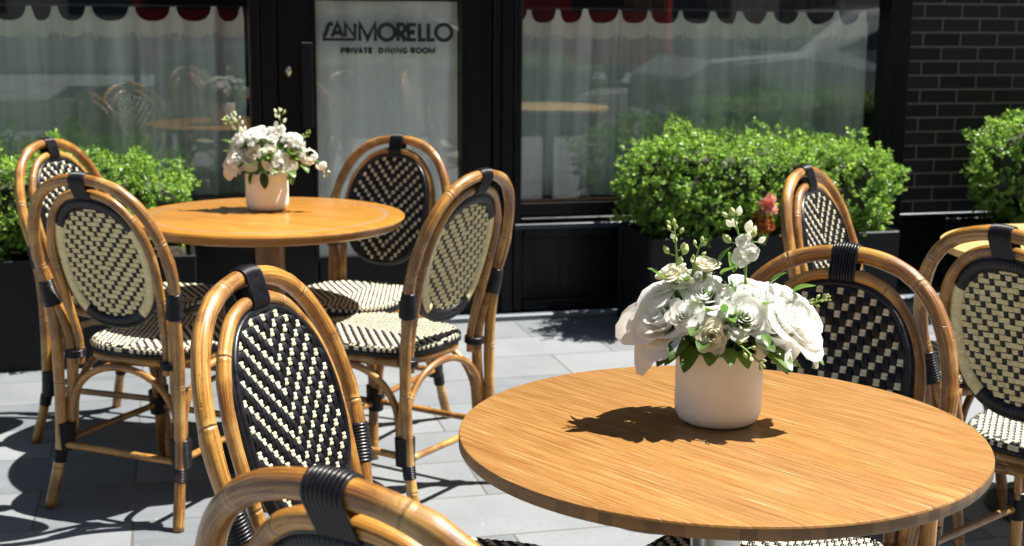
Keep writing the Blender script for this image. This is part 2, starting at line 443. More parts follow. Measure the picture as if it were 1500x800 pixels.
# members left to right
fb(-5.2, -1.114, 0, .50, .0, .12)            # below left window
fb(-5.2, -1.114, .50, .56, -.012, .13)
fb(-1.114, -1.075, 0, TOP, -.012, .13); fb(-1.072, -1.004, 0, TOP, .0, .12)
fb(-.088+.0, -.055, 0, TOP, -.004, .12); fb(-.052, .004, 0, TOP, .0, .12); fb(.004, .036, .42, TOP, -.012, .13)
fb(.036, 1.773, .452, .513, .006, .12)       # bottom rail of the right window
fb(.036, 1.773, .432, .449, -.014, .12)
fb(1.773, 1.80, .42, TOP, -.012, .13); fb(1.803, 1.885, 0, TOP, .0, .12)
fb(-5.2, 1.885, 2.3, TOP, .02, .13)          # fascia above, continued out of view to shut off sky
f.build('frame', M['paint'], B, autosmooth=30)
f = MB()                                      # base panel under the right window
fb(.006, 1.80, 0.03, .39, .030, .12)
fb(.006, .05, 0.03, .40, .004, .028); fb(.053, 1.80, .352, .396, .006, .028); fb(1.75, 1.80, .03, .35, .004, .028)
fb(.053, 1.747, .03, .075, .006, .028)
f.build('base_panel', M['paint'], B, autosmooth=30)
f = MB(); f.box(.004, 1.802, -.028, .12, .399, .424, 0, .003)
f.build('ledge', M['paint_blue'], B)
f = MB(); f.box(1.888, 6.5, .05, .3, .402, TOP)
f.build('brick_wall', M['brick'], B)
f = MB(); f.box(1.888, 6.5, .022, .3, 0, .398, 0, .004)
f.build('plinth', M['paint'], B)
f = MB(); f.box(1.888, 6.5, .016, .048, .400, .412, 0, .002)
f.build('plinth_cap', M['paint_blue'], B)
# door
f = MB()
fb(-1.0, -.845, .0+.012, 2.25, .014, .07); fb(-.225, -.091, .012, 2.25, .014, .07)
fb(-.844, -.226, .012, .292, .014, .07); fb(-.844, -.226, 1.381, 1.46, .014, .07); fb(-.844, -.226, 2.12, 2.25, .014, .07)
fb(-.86, -.843, .28, 1.40, .006, .013, .001); fb(-.227, -.21, .28, 1.40, .006, .013, .001)
door = f.build('door', M['paint'], B, autosmooth=30)
def pane(name, x0, x1, z0, z1, y, par):
    q = MB(); q.box(x0, x1, y, y+.006, z0, z1); return q.build(name, M['glass'], par)
pane('glass_pane', -.843, -.227, .294, 1.379, .036, door)
pane('glass_pane', -.843, -.227, 1.462, 2.118, .036, door)
q = MB(); q.box(-.905, -.858, -.012, .012, .857, 1.207, 0, .003)
q.build('handle_plate', M['planter'], door)
q = MB()
prof = [(.0, -.012), (.009, -.012), (.011, -.006), (.016, -.004), (.017, .0)]
seg = 20
vs = []; fs = []
for (r_, y_) in prof:
    for k in range(seg):
        a = 2*PI*k/seg; vs.append((-.955+r_*math.cos(a), y_+.012, 1.088+r_*math.sin(a)*1.25))
for i in range(len(prof)-1):
    for k in range(seg): fs.append((i*seg+k, i*seg+(k+1) % seg, (i+1)*seg+(k+1) % seg, (i+1)*seg+k))
q.add(vs, fs)
q.build('lock', M['brass'], door)
# window panes
for (x0, x1) in ((-5.2, -3.2), (-3.16, -1.114)):
    w = empty('window'); w.parent = B
    pane('glass_pane', x0, x1, .56, 2.3, .05, w)
    if x0 < -4:
        q = MB(); q.box(-3.2, -3.16, -.012, .13, .56, 2.3, 0, .003); q.build('mullion', M['paint'], w)
w = empty('window'); w.parent = B
pane('glass_pane', .036, 1.773, .513, 2.3, .05, w)
q = MB(); q.box(.036, 1.773, .035, .049, .513, .522, 0, .001); q.build('glazing_bead', mat('bead', (.25, .12, .07), .4), w)
# dark room behind
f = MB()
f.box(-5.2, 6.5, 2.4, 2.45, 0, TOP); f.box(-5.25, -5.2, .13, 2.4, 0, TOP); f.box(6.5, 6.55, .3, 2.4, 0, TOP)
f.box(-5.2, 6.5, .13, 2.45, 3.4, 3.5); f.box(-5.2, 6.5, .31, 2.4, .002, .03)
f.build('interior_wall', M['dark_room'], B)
# inner window board
f = MB(); f.box(.04, 1.77, .125, .30, .46, .505, 0, .004); f.box(-5.1, -1.12, .135, .30, .50, .55, 0, .004)
f.build('window_board', mat('window_board', (.22, .24, .24), .5), B)
# threshold stone
k = MB(); k.box(-5.2, 6.5, -.055, .0, 0, .026, 0, .006)
tag(k.build('kerb', M['stone'], loc=(WX, WY, 0), rz=YAW), kind='structure')

# lettering on the door glass (strokes)
def ribbon(mb, pts, w, closed=False):
    P = [Vector((p[0], p[1])) for p in pts]; n = len(P); L = []; Rr = []
    for i in range(n):
        a = P[(i-1) % n] if (closed or i) else P[0]; b = P[(i+1) % n] if (closed or i < n-1) else P[-1]
        t1 = (P[i]-a); t2 = (b-P[i])
        if t1.length < 1e-9: t1 = t2
        if t2.length < 1e-9: t2 = t1
        t1.normalize(); t2.normalize(); t = (t1+t2)
        t = t.normalized() if t.length > 1e-6 else t1
        nn = Vector((-t.y, t.x)); s_ = min(1/max(.35, nn.dot(Vector((-t1.y, t1.x)))), 2.2)
        L.append(P[i]+nn*w/2*s_); Rr.append(P[i]-nn*w/2*s_)
    vs = []
    for y in (.0, .0012):
        vs += [(p.x, y, p.y) for p in L] + [(p.x, y, p.y) for p in Rr]
    fs = []
    m_ = n if closed else n-1
    for i in range(m_):
        j = (i+1) % n
        fs += [(i, j, n+j, n+i), (2*n+i, 3*n+i, 3*n+j, 2*n+j), (i, 2*n+i, 2*n+j, j), (n+i, n+j, 3*n+j, 3*n+i)]
    if not closed: fs += [(0, n, 3*n, 2*n), (n-1, 3*n-1, 4*n-1, 2*n-1)]
    mb.add(vs, fs, smooth=False)
def arc(cx, cy, rx, ry, a0, a1, n=14):
    return [(cx+rx*math.cos(R(a0+(a1-a0)*i/n)), cy+ry*math.sin(R(a0+(a1-a0)*i/n))) for i in range(n+1)]
GL = {  # strokes inside the unit box
 'A': [[(0.02, 0), (.5, 1), (.98, 0)], [(.2, .3), (.8, .3)]],
 'N': [[(.08, 0), (.08, 1), (.92, 0), (.92, 1)]],
 'M': [[(.06, 0), (.06, .98), (.5, .12), (.94, .98), (.94, 0)]],
 'O': ['c', [arc(.5, .5, .45, .45, 0, 342, 26)]],
 'R': [[(.1, 0), (.1, .95), (.5, .95)] + arc(.5, .72, .38, .23, 90, -90, 10) + [(.1, .49)], [(.4, .49), (.92, 0)]],
 'E': [[(.95, .93), (.1, .93), (.1, .07), (.95, .07)], [(.1, .5), (.8, .5)]],
 'L': [[(.12, 1), (.12, .07), (.95, .07)]],
 'P': [[(.1, 0), (.1, .93), (.5, .93)] + arc(.5, .68, .38, .25, 90, -90, 10) + [(.1, .43)]],
 'I': [[(.5, 0), (.5, 1)]],
 'V': [[(.02, 1), (.5, 0), (.98, 1)]],
 'T': [[(0, .93), (1, .93)], [(.5, .93), (.5, 0)]],
 'D': [[(.1, .07), (.1, .93), (.35, .93)] + arc(.35, .5, .55, .43, 90, -90, 12) + [(.1, .07)]],
 'G': [arc(.52, .5, .44, .44, 50, 330, 18) + [(.9, .42), (.55, .42)]],
 'S': [[(0, 0), (.16, .10), (.34, .42), (.50, .78), (.66, .95), (1, 1)]],
}
lt = MB(); K = .000494
def cu(x): return -.845 + (x-118)*K
def cz(y): return 1.376 - (y-14)*K
def glyph(ch, x0, x1, y0, y1, w):
    d = GL[ch]; closed = d[0] == 'c'; d = d[1] if closed else d
    for st in d:
        w = w*1.25; h = w*K/2
        X0, X1, Z0, Z1 = cu(x0)+h*.0, cu(x1), cz(y1), cz(y0)
        ribbon(lt, [(X0+(X1-X0)*p[0], Z0+(Z1-Z0)*p[1]) for p in st], w*K, closed)
for ch, a, b in (('S', 190, 275), ('A', 262, 360), ('N', 370, 468)): glyph(ch, a, b, 200, 312, 28 if ch == 'S' else 23)
for i in range(1): ribbon(lt, [(cu(184), cz(334)), (cu(466), cz(334))], 25*K)
for ch, a, b in (('M', 492, 642), ('O', 655, 808), ('R', 820, 898), ('E', 910, 988), ('L', 1006, 1073), ('L', 1082, 1150), ('O', 1148, 1302)):
    glyph(ch, a, b, 198, 346, 26)
def word(s_, x0, x1):
    wd = {'I': .35, 'M': 1.2, 'O': 1.1}; tot = sum(wd.get(c, .85) for c in s_) + .32*(len(s_)-1); k_ = (x1-x0)/tot; x = x0
    for c in s_:
        ww = wd.get(c, .85)*k_; glyph(c, x, x+ww, 404, 447, 13.5); x += ww + .32*k_
word('PRIVATE', 340, 606); word('DINING', 662, 906); word('ROOM', 937, 1146)
lt.build('lettering', M['letter'], door, loc=(0, .0335, 0))

# curtains ---------------------------------------------------------------
def curtain(name, label, clips, u0, u1, zb, ztop, depth, y, seed, drop=.062, hem=.045):
    rnd = random.Random(seed); mb = MB(); du = .0055
    n = int((u1-u0)/du); rows = 22; vs = []; fs = []; mats = []
    def topz(u):
        if not clips: return ztop
        for a, b in zip(clips[:-1], clips[1:]):
            if a <= u <= b:
                fl = .012; w = b-a
                if u < a+fl or u > b-fl: return ztop
                t = (u-a-fl)/(w-2*fl); return ztop - drop*(1-abs(2*t-1)**2.6)**.5
        return ztop - drop*.8
    ph = [rnd.uniform(0, 6.28) for _ in range(4)]
    for i in range(n+1):
        u = u0+(u1-u0)*i/n; tz = topz(u)
        base = math.sin(u*2*PI/.14+ph[0]+.8*math.sin(u*3.1+ph[1]))
        for j in range(rows+1):
            t = j/rows; z = tz if j == 0 else (tz + (zb-tz)*t)
            yy = y + depth*(base*(1-.35*t) + .4*math.sin(u*2*PI/.062+ph[2]+t*1.6)*(.5+.5*t) + .5*math.sin(u*11+ph[3]+t*2)*t)
            vs.append((u, yy, z))
    W = rows+1
    for i in range(n):
        for j in range(rows):
            q = (i*W+j, (i+1)*W+j, (i+1)*W+j+1, i*W+j+1)
            zc = vs[q[0]][2]; top_h = zc > ztop - (drop if clips else 0) - hem
            edge = (not clips) and (i*du < .022 or (n-i)*du < .03)
            fs.append(q); mats.append(1 if (top_h or edge) else 0)
    for q, m_ in zip(fs, mats): pass
    o = len(mb.v); mb.v.extend(vs)
    for q, m_ in zip(fs, mats):
        mb.f.append(q); mb.m.append(m_); mb.sm.append(True); mb.uv.append([(0, 0)]*4)
    ob = mb.build(name, [M['sheer'] if clips else M['panel'], M['hem']], loc=(WX, WY, 0), rz=YAW)
    return tag(ob, label, 'curtain', 'sheer curtains behind the storefront glass')
cR = [-.05, .113, .242, .367, .53, .67, .826, .986, 1.118, 1.265, 1.42, 1.587, 1.722, 1.78]
cL = [-3.0, -2.86, -2.70, -2.54, -2.40, -2.25, -2.131, -1.98, -1.88, -1.747, -1.577, -1.411, -1.245, -1.129]
curtain('sheer_curtain', 'wide white sheer curtain with scalloped top in the window right of the door', cR, .036, 1.745, .52, 1.352, .022, .18, 3)
curtain('sheer_curtain', 'white sheer curtain with scalloped top in the window left of the door', cL, -3.1, -1.125, .56, 1.35, .022, .18, 5)
curtain('sheer_curtain', 'pale hemmed linen panel stretched behind the lettered door glass', None, -.842, -.229, .296, 1.377, .009, .085, 9, hem=.022)
for (a, b, side) in ((-3.1, -1.12, 'left'), (.04, 1.77, 'right')):
    q = MB(); q.tube([(a, .17, 1.352), (b, .17, 1.352)], .006, 8)
    tag(q.build('curtain_rod', M['iron'], loc=(WX, WY, 0), rz=YAW), 'thin black curtain rod across the %s window' % side, 'curtain rod')
# brown drapes above
def drape(a, b, label):
    q = MB(); vs = []; n = int((b-a)/.008)
    for i in range(n+1):
        u = a+(b-a)*i/n; y = .42+.03*math.sin(u*2*PI/.07)+.012*math.sin(u*60)
        vs += [(u, y, .9), (u, y, 2.3)]
    q.add(vs, [(2*i, 2*i+2, 2*i+3, 2*i+1) for i in range(n)])
    tag(q.build('heavy_drape', M['drape'], loc=(WX, WY, 0), rz=YAW), label, 'curtain')
drape(.62, .86, 'narrow brown drape gathered above the middle of the right window')
drape(1.03, 1.74, 'wide brown pleated drape above the right end of the sheer curtain')

# ------------------------------------------------------------------ planters and hedges
def planter(u0, u1, o0, o1, h, label):
    q = MB(); t_ = .018
    q.box(u0, u1, -o1, -o1+t_, 0.0, h, 0, .004); q.box(u0, u1, -o0-t_, -o0, 0, h, 0, .004)
    q.box(u0, u0+t_, -o1+t_, -o0-t_, 0, h, 0, .004); q.box(u1-t_, u1, -o1+t_, -o0-t_, 0, h, 0, .004)
    r_ = empty('planter_box', (WX, WY, 0), YAW, label, 'planter', 'dark planter boxes along the wall')
    q.build('box', M['planter'], r_)
    q = MB(); q.box(u0+t_, u1-t_, -o1+t_, -o0-t_, h-.06, h-.035); q.build('soil', M['soil'], r_)
def leaves_mesh(name, centers, dirs, mats, per=9, L=.014, W=.0088, spread=.016, seed=1, tones=((.75, 1.25), (.8, 1.35)), yellow=.12, parent=None):
    rng = np.random.default_rng(seed)
    C = np.repeat(np.array(centers), per, 0); D = np.repeat(np.array(dirs), per, 0); N = len(C)
    D = D/np.linalg.norm(D, axis=1, keepdims=True)
    rv = rng.normal(size=(N, 3)); side = rv - (rv*D).sum(1, keepdims=True)*D; side /= np.linalg.norm(side, axis=1, keepdims=True)
    k = rng.random((N, 1))
    ax = D*(.25+1.1*k) + side*(1.15-.7*k); ax /= np.linalg.norm(ax, axis=1, keepdims=True)
    P = C + D*spread*(k*1.4-.4) + side*spread*.35*rng.random((N, 1))
    up = D*1.0 + rng.normal(size=(N, 3))*.45; up -= (up*ax).sum(1, keepdims=True)*ax; up /= np.linalg.norm(up, axis=1, keepdims=True)
    sd = np.cross(ax, up); l = L*rng.uniform(.7, 1.2, (N, 1)); w = W*rng.uniform(.8, 1.15, (N, 1))
    cup = up*w*.22
    V = np.stack([P, P+ax*l*.38+sd*w*.5+cup, P+ax*l*.78+sd*w*.36+cup*.6, P+ax*l-up*l*.06, P+ax*l*.78-sd*w*.36+cup*.6, P+ax*l*.38-sd*w*.5+cup, P+ax*l*.5], 1).reshape(-1, 3)
    b = (np.arange(N)*7)[:, None]
    F = np.concatenate([b+np.array([[0, 1, 6]]), b+np.array([[1, 2, 6]]), b+np.array([[2, 3, 6]]), b+np.array([[3, 4, 6]]), b+np.array([[4, 5, 6]]), b+np.array([[5, 0, 6]])], 1).reshape(-1)
    me = bpy.data.meshes.new(name); me.vertices.add(len(V)); me.vertices.foreach_set('co', V.reshape(-1).astype('f'))
    nf = N*6; me.loops.add(nf*3); me.loops.foreach_set('vertex_index', F.astype('i'))
    me.polygons.add(nf); me.polygons.foreach_set('loop_start', (np.arange(nf)*3).astype('i'))
    me.polygons.foreach_set('use_smooth', np.ones(nf, bool))
    mi = rng.integers(0, len(mats), N) if len(mats) > 1 else np.zeros(N, int)
    me.polygons.foreach_set('material_index', np.repeat(mi, 6).astype('i'))
    for m_ in mats: me.materials.append(m_)
    me.update(calc_edges=True)
    at_ = me.color_attributes.new('tone', 'FLOAT_COLOR', 'POINT')
    t_ = rng.uniform(tones[0][0], tones[0][1], N); y = rng.random(N) < yellow
    cl = np.stack([t_*np.where(y, 1.8, 1), t_*np.where(y, 1.35, 1), t_, np.ones(N)], 1)
    at_.data.foreach_set('color', np.repeat(cl, 7, 0).reshape(-1).astype('f'))
    o = bpy.data.objects.new(name, me); col.objects.link(o)
    if parent: o.parent = parent
    return o
def hedge(u0, u1, o0, o1, z0, z1, label, seed, n=3000, topf=None, p=4.0, per=9):
    rnd = random.Random(seed); cs = []; ds = []
    cx, cy, cz_ = (u0+u1)/2, -(o0+o1)/2, (z0+z1)/2; a, b, c = (u1-u0)/2, (o1-o0)/2, (z1-z0)/2
    r_ = empty('hedge', (WX, WY, 0), YAW, label, 'hedge', 'boxwood hedges in the planters')
    areas = [2*b*2*c, 2*a*2*c, 2*a*2*b]
    def surf(sx, sy, sz, depth):
        nx, ny, nz = abs(sx)**p, abs(sy)**p, abs(sz)**p
        k = (nx+ny+nz)**(-1/p)
        q = Vector((sx*k, sy*k, sz*k))
        w = Vector((cx+q.x*a, cy+q.y*b, cz_+q.z*c))
        nn = Vector((abs(q.x)**(p-1)*(1 if q.x > 0 else -1)/a, abs(q.y)**(p-1)*(1 if q.y > 0 else -1)/b, abs(q.z)**(p-1)*(1 if q.z > 0 else -1)/c)).normalized()
        d = .045*noise.noise(w*6+Vector((seed, 0, 0))) + .085*noise.noise(w*15+Vector((0, seed, 0)))
        if topf and nn.z > .2: w.z += topf(w.x)*nn.z
        return w + nn*(d-depth), nn
    while len(cs) < n:
        ax = rnd.choices((0, 1, 2), areas)[0]; s_ = [rnd.uniform(-1, 1) for _ in range(3)]; s_[ax] = rnd.choice((-1, 1))
        w, nn = surf(*s_, abs(rnd.gauss(0, .026)) - (.022 if rnd.random() < .10 else 0))
        if w.z < z0-.02: continue
        d = (nn + Vector([rnd.gauss(0, .45) for _ in range(3)]) + Vector((0, 0, .45))).normalized()
        cs.append(w); ds.append(d)
    leaves_mesh('foliage', cs, ds, [M['box']], per=per, L=.0158, W=.0105, spread=.019, seed=seed, parent=r_, tones=((.45, 1.35), (1, 1)), yellow=.12)
    q = MB(); vs = []; nu, nv = 40, 20
    for i in range(nv+1):
        th = PI*i/nv
        for j in range(nu):
            phi = 2*PI*j/nu
            w, nn = surf(math.sin(th)*math.cos(phi)+1e-6, math.sin(th)*math.sin(phi)+1e-6, math.cos(th)+1e-6, .085)
            vs.append(w)
    q.add(vs, [(i*nu+j, i*nu+(j+1) % nu, (i+1)*nu+(j+1) % nu, (i+1)*nu+j) for i in range(nv) for j in range(nu)])
    q.build('shade_core', M['twig'], r_)  # closed dark shell within the leaves, painted as the shade in their gaps
    return r_
planter(-2.95, -1.365, .06, .51, .42, 'charcoal planter box at the left edge below the left window')
planter(.47, 1.60, .06, .50, .42, 'charcoal planter box under the window right of the door')
planter(2.08, 3.1, .06, .52, .40, 'dark planter box against the brick wall')
hedge(-2.98, -1.37, .04, .50, .43, .77, 'clipped boxwood hedge behind the chairs below the left window', 11, 3400, topf=lambda u: .02*math.sin(u*9)+.015*math.sin(u*23))
hedge(.44, 1.65, .05, .50, .40, .80, 'long bright boxwood hedge under the window right of the door', 12, 4200,
      topf=lambda u: .045*math.exp(-((u-.68)/.17)**2) + .012*math.exp(-((u-1.25)/.22)**2) - .022 - (.05 if u > 1.5 else 0)*(u-1.5)/.2 + .012*math.sin(u*31))
hedge(2.06, 3.2, .05, .62, .38, .93, 'rounded boxwood shrub before the brick wall at the right edge', 13, 3600, p=2.3)
# hedges on the street side of the terrace (seen mirrored in the glass)
def far_hedge(u0, u1, o0, o1, z1, label, seed, n):
    hedge(u0, u1, o0, o1, .30, z1, label, seed, n, per=8)
    q = MB(); q.box(u0+.06, u1-.06, -o1+.05, -o0-.05, 0, .34, 0, .005)
    tag(q.build('planter_box', M['planter'], loc=(WX, WY, 0), rz=YAW), 'charcoal planter carrying ' + label, 'planter', 'dark planter boxes along the terrace edge')
far_hedge(1.85, 4.4, 2.75, 3.2, .78, 'near boxwood hedge bounding the right of the terrace', 21, 3200)
far_hedge(-.5, 3.2, 8.6, 9.1, .86, 'boxwood hedge at the street edge of the terrace', 22, 3000)

# begonias between the chair and the hedge
def begonia(u, off, z, label, seed):
    r_ = empty('begonia', (0, 0, 0), 0, label, 'flower', 'flowers tucked in the planters'); rnd = random.Random(seed)
    r_.location = wall_pt(u, off, .385)
    cs = [Vector((rnd.gauss(0, .012), rnd.gauss(0, .012), z-.385+rnd.gauss(.012, .02))) for _ in range(16)]
    ds = [Vector((rnd.gauss(0, .7), -1+rnd.gauss(0, .4), .4+rnd.gauss(0, .4))) for _ in cs]
    leaves_mesh('blossom', cs, ds, [M['pink']], per=7, L=.026, W=.024, spread=.012, seed=seed, parent=r_, tones=((.8, 1.2), (1, 1)), yellow=.1)
    cs = [Vector((rnd.gauss(-.012, .022), rnd.gauss(0, .02), z-.385-.065+rnd.gauss(0, .02))) for _ in range(16)]
    ds = [Vector((rnd.gauss(0, .7), -1+rnd.gauss(0, .4), .2+rnd.gauss(0, .4))) for _ in cs]
    leaves_mesh('leaf_cluster', cs, ds, [M['orange']], per=6, L=.030, W=.026, spread=.014, seed=seed+1, parent=r_, tones=((.6, 1.3), (1, 1)), yellow=.3)
    q = MB()
    for k in range(5): q.tube(cr([(rnd.gauss(0, .006), .02, 0), (rnd.gauss(0, .01), .01, (z-.4)*.6), (rnd.gauss(0, .012), 0, z-.385)], 4), .0022, 5)
    q.build('stem', M['sprigstem'], r_)
begonia(.955, .545, .535, 'pink begonia with rusty orange leaves behind the oval chair back', 31)
begonia(2.30, .66, .68, 'pale peach blossom in the shrub at the right edge', 35)

# ------------------------------------------------------------------ bistro chair (faces +Y)
def yb(z): return -.20 - .135*max(0, (z-.45)/.48)**1.2 if z > .45 else -.20
def sstep(x, a, b):
    t = min(1, max(0, (x-a)/(b-a))); return t*t*(3-2*t)
def cane(mb, ctrl, r, n=7, seg=14, seed=0, noden=.23, flare=.10):
    P = cr(ctrl, n); L = 0; rr = []; rnd = random.Random(seed); off = rnd.uniform(0, .23)
    for i, p in enumerate(P):
        if i: L += (P[i]-P[i-1]).length
        ph = ((L+off)/.23+.15) % 1.0; rr.append(r*(1+.03*math.sin(L*31+off*40)+.02*math.sin(L*73+seed)+.075*math.exp(-((ph-.5)/.045)**2)))
    mb.tube(P, rr, seg, 0, v0=off)
def coil(mb, pts, r, pitch=.0060, seg=12, amp=.0021, mat=0):
    P = cr(pts, 8); total = sum((P[i+1]-P[i]).length for i in range(len(P)-1)); turns = max(3, round(total/pitch)); m = turns*6
    # resample evenly
    Q = []; acc = [0]
    for i in range(len(P)-1): acc.append(acc[-1]+(P[i+1]-P[i]).length)
    for k in range(m+1):
        s_ = total*k/m; j = 0
        while j < len(acc)-2 and acc[j+1] < s_: j += 1
        t = (s_-acc[j])/max(1e-9, acc[j+1]-acc[j]); Q.append(P[j].lerp(P[j+1], t))
    rr = [(r[0]+(r[1]-r[0])*k/m if hasattr(r, '__len__') else r) + amp*abs(math.sin(PI*k/6))*1.0 for k in range(m+1)]
    mb.tube(Q, rr, seg, mat)
PADR = random.Random(99)
def pad(mb, c, du, dv, nrm, hu, hv, strands, along, mat, h=.0022, bow=.0016):
    """one weave crossing: a few rounded strands, du/dv unit vectors; along = 0 strands run along du, 1 along dv"""
    jr = PADR.uniform; c = c + du*jr(-.0005, .0005) + dv*jr(-.0005, .0005) + nrm*jr(-.0004, .0005); hu *= jr(.93, 1.05); hv *= jr(.93, 1.05)
    a, b, ha, hb = (du, dv, hu, hv) if along == 0 else (dv, du, hv, hu)
    w = 2*hb/strands
    for s_ in range(strands):
        cb = -hb + w*(s_+.5); vs = []
        for i in range(4):
            t = -1+2*i/3; lift = bow*(1-t*t) - (.0014 if abs(t) > .9 else 0)
            for j in (-1, 0, 1):
                vs.append(c + a*(ha*t) + b*(cb + j*w*.49) + nrm*(lift + (h if j == 0 else h*.15)))
        fs = [(i*3+j, i*3+j+1, (i+1)*3+j+1, (i+1)*3+j) for i in range(3) for j in range(2)]
        mb.add(vs, fs, mat)
def make_chair():
    root = empty('bistro_chair')
    rat = M['rattan']
    # outer hoop, one continuous cane down to the ankles
    half = [(.0, .917), (.06, .911), (.115, .89), (.16, .85), (.193, .79), (.210, .72), (.212, .66), (.203, .605), (.186, .54), (.172, .48), (.168, .42), (.170, .35), (.180, .27), (.187, .20)]
    def P3(x, z, dy=0): return (x, yb(z)+dy, z)
    q = MB()
    path = [P3(-x, z) for x, z in reversed(half)] + [P3(x, z) for x, z in half[1:]]
    cane(q, path, .0151, 9, 16, 1); q.build('back_hoop', rat, root)
    # inner hoop
    inn = [(0, .880), (.045, .876), (.085, .858), (.120, .822), (.145, .775), (.158, .72), (.160, .665), (.156, .60), (.149, .53), (.143, .46), (.142, .395)]
    q = MB(); path = [P3(-x, z, .004) for x, z in reversed(inn)] + [P3(x, z, .004) for x, z in inn[1:]]
    cane(q, path, .0117, 9, 14, 2); q.build('inner_hoop', rat, root)
    # legs
    for s_ in (-1, 1):
        q = MB(); cane(q, [(s_*.203, yb(.62)-.004, .62), (s_*.199, -.222, .45), (s_*.196, -.226, .22), (s_*.200, -.238, .12), (s_*.212, -.268, .0)], .0150, 6, 14, 3+s_)
        q.build('leg', rat, root)
    for s_ in (-1, 1):
        q = MB(); cane(q, [(s_*.178, .168, .432), (s_*.184, .178, .30), (s_*.192, .192, .15), (s_*.205, .215, 0)], .0145, 6, 14, 8+s_)
        q.build('leg', rat, root)
    # braces: arches between the legs
    def archp(p0, p1, top, n=13):
        p0 = Vector(p0); p1 = Vector(p1); out = []
        for i in range(n):
            t = i/(n-1); c = p0.lerp(p1, .5-.5*math.cos(PI*t)); k = math.sin(PI*t)**.72
            out.append((c.x, c.y, p0.z+(top-p0.z)*k))
        return out
    rl = {s_: (s_*.178, -.205, .205) for s_ in (-1, 1)}; fl = {s_: (s_*.178, .176, .205) for s_ in (-1, 1)}
    for a, b in ((rl[-1], rl[1]), (fl[-1], fl[1]), ((-.180, -.188, .205), (-.180, .162, .205)), ((.180, -.188, .205), (.180, .162, .205))):
        q = MB(); cane(q, archp(a, b, .402), .0098, 3, 10, 5); q.build('brace', rat, root)
    for a, b in (((-.196, -.20, .178), (-.190, .175, .178)), ((.196, -.20, .178), (.190, .175, .178)), ((-.18, -.226, .172), (.18, -.226, .172)), ((-.18, .186, .172), (.18, .186, .172))):
        q = MB(); cane(q, [a, tuple(Vector(a).lerp(Vector(b), .5)), b], .0095, 6, 10, 6); q.build('stretcher', rat, root)
    # seat outline
    def outline(t, k=1.0):
        c, s_ = math.cos(t), math.sin(t); n_ = 3.2
        x = abs(c)**(2/n_)*(1 if c > 0 else -1); y = abs(s_)**(2/n_)*(1 if s_ > 0 else -1)
        w = .190 + .026*y
        return x*w*k, .008 + y*.208*k
    q = MB(); cane(q, [(*outline(2*PI*i/28, .93), .418) for i in range(29)], .0125, 3, 12, 9); q.build('seat_frame', rat, root)
    # woven seat
    q = MB(); NP = 72; rings = [(.90, .428), (.985, .430), (1.0, .438), (1.0, .448), (.985, .4555), (.5, .4545), (.001, .4525)]
    vs = [(*outline(2*PI*i/NP, k), z) for k, z in rings for i in range(NP)]
    q.add(vs, [(a*NP+i, a*NP+(i+1) % NP, (a+1)*NP+(i+1) % NP, (a+1)*NP+i) for a in range(len(rings)-1) for i in range(NP)], 0)
    X, Y, Z = Vector((1, 0, 0)), Vector((0, 1, 0)), Vector((0, 0, 1)); cs = .0098
    def inside(x, y, k=.955):
        n_ = 3.2; yy = (y-.008)/.208; w = .190+.026*max(-1, min(1, yy))
        return abs(x/w)**n_ + abs(yy)**n_ < k**n_
    for i in range(-24, 25):
        for j in range(-24, 25):
            x, y = i*cs, j*cs+.008
            if not inside(x, y): continue
            ph = (abs(i)+j) % 3; z = .4558-.003*(1-min(1, (x*x+y*y)/.03))
            if ph == 0: pad(q, Vector((x, y, z)), X, Y, Z, cs*.50, cs*.52, 2, 1, 0)
            elif ph == 1:
                if inside(x, y+cs): pad(q, Vector((x, y+cs*.5, z+.0004)), X, Y, Z, cs*.42, cs*.76, 2, 1, 1)
                else: pad(q, Vector((x, y, z+.0004)), X, Y, Z, cs*.48, cs*.46, 2, 1, 1)
            elif not inside(x, y-cs): pad(q, Vector((x, y, z)), X, Y, Z, cs*.5, cs*.5, 2, 1, 0)
    m_ = 132; 
    for k in range(m_):
        t = 2*PI*k/m_; p0 = Vector((*outline(t), 0)); p1 = Vector((*outline(t+.01), 0)); tg = (p1-p0).normalized(); nn = Vector((tg.y, -tg.x, 0))
        step = (Vector((*outline(t+2*PI/m_), 0))-p0).length
        for row in range(2):
            white = (k % 2 == 0) if row == 1 else False
            zc = .4375 + row*.011
            pad(q, Vector((p0.x, p0.y, zc))+tg*step*.5+nn*.0005, tg, Z, nn, step*.5, .0055, 2, 1, 1 if white else 0, .002, .001)
        # rounded top edge
        d = (nn+Z).normalized(); tt = Z.cross(tg)*-1
        e = (Z-nn).normalized()
        pad(q, Vector((p0.x, p0.y, .4545))-nn*.0045+tg*step*.5, tg, e*-1, d, step*.5, .0052, 2, 1, 0 if k % 2 == 0 else 1, .002, .001)
    q.build('seat', [M['black'], M['cream']], root)
    # woven back panel
    hw, hh, zc = .143, .171, .694; pw = 2.35
    def bp(x, z, n=0.0):   # point on the panel; n = metres towards the sitter
        y = yb(z)+.006 + .55*x*x; d = .001; sl = (yb(z+d)-yb(z))/d
        nn = Vector((-1.1*x, 1, -sl)).normalized()
        return Vector((x, y, z)) + nn*n
    def inp(x, z, k=1.0): return abs(x/(hw*k))**pw + abs((z-zc)/(hh*k))**pw < 1
    pan = empty('backrest'); pan.parent = root
    q = MB(); cw, ch = .0126, .0132
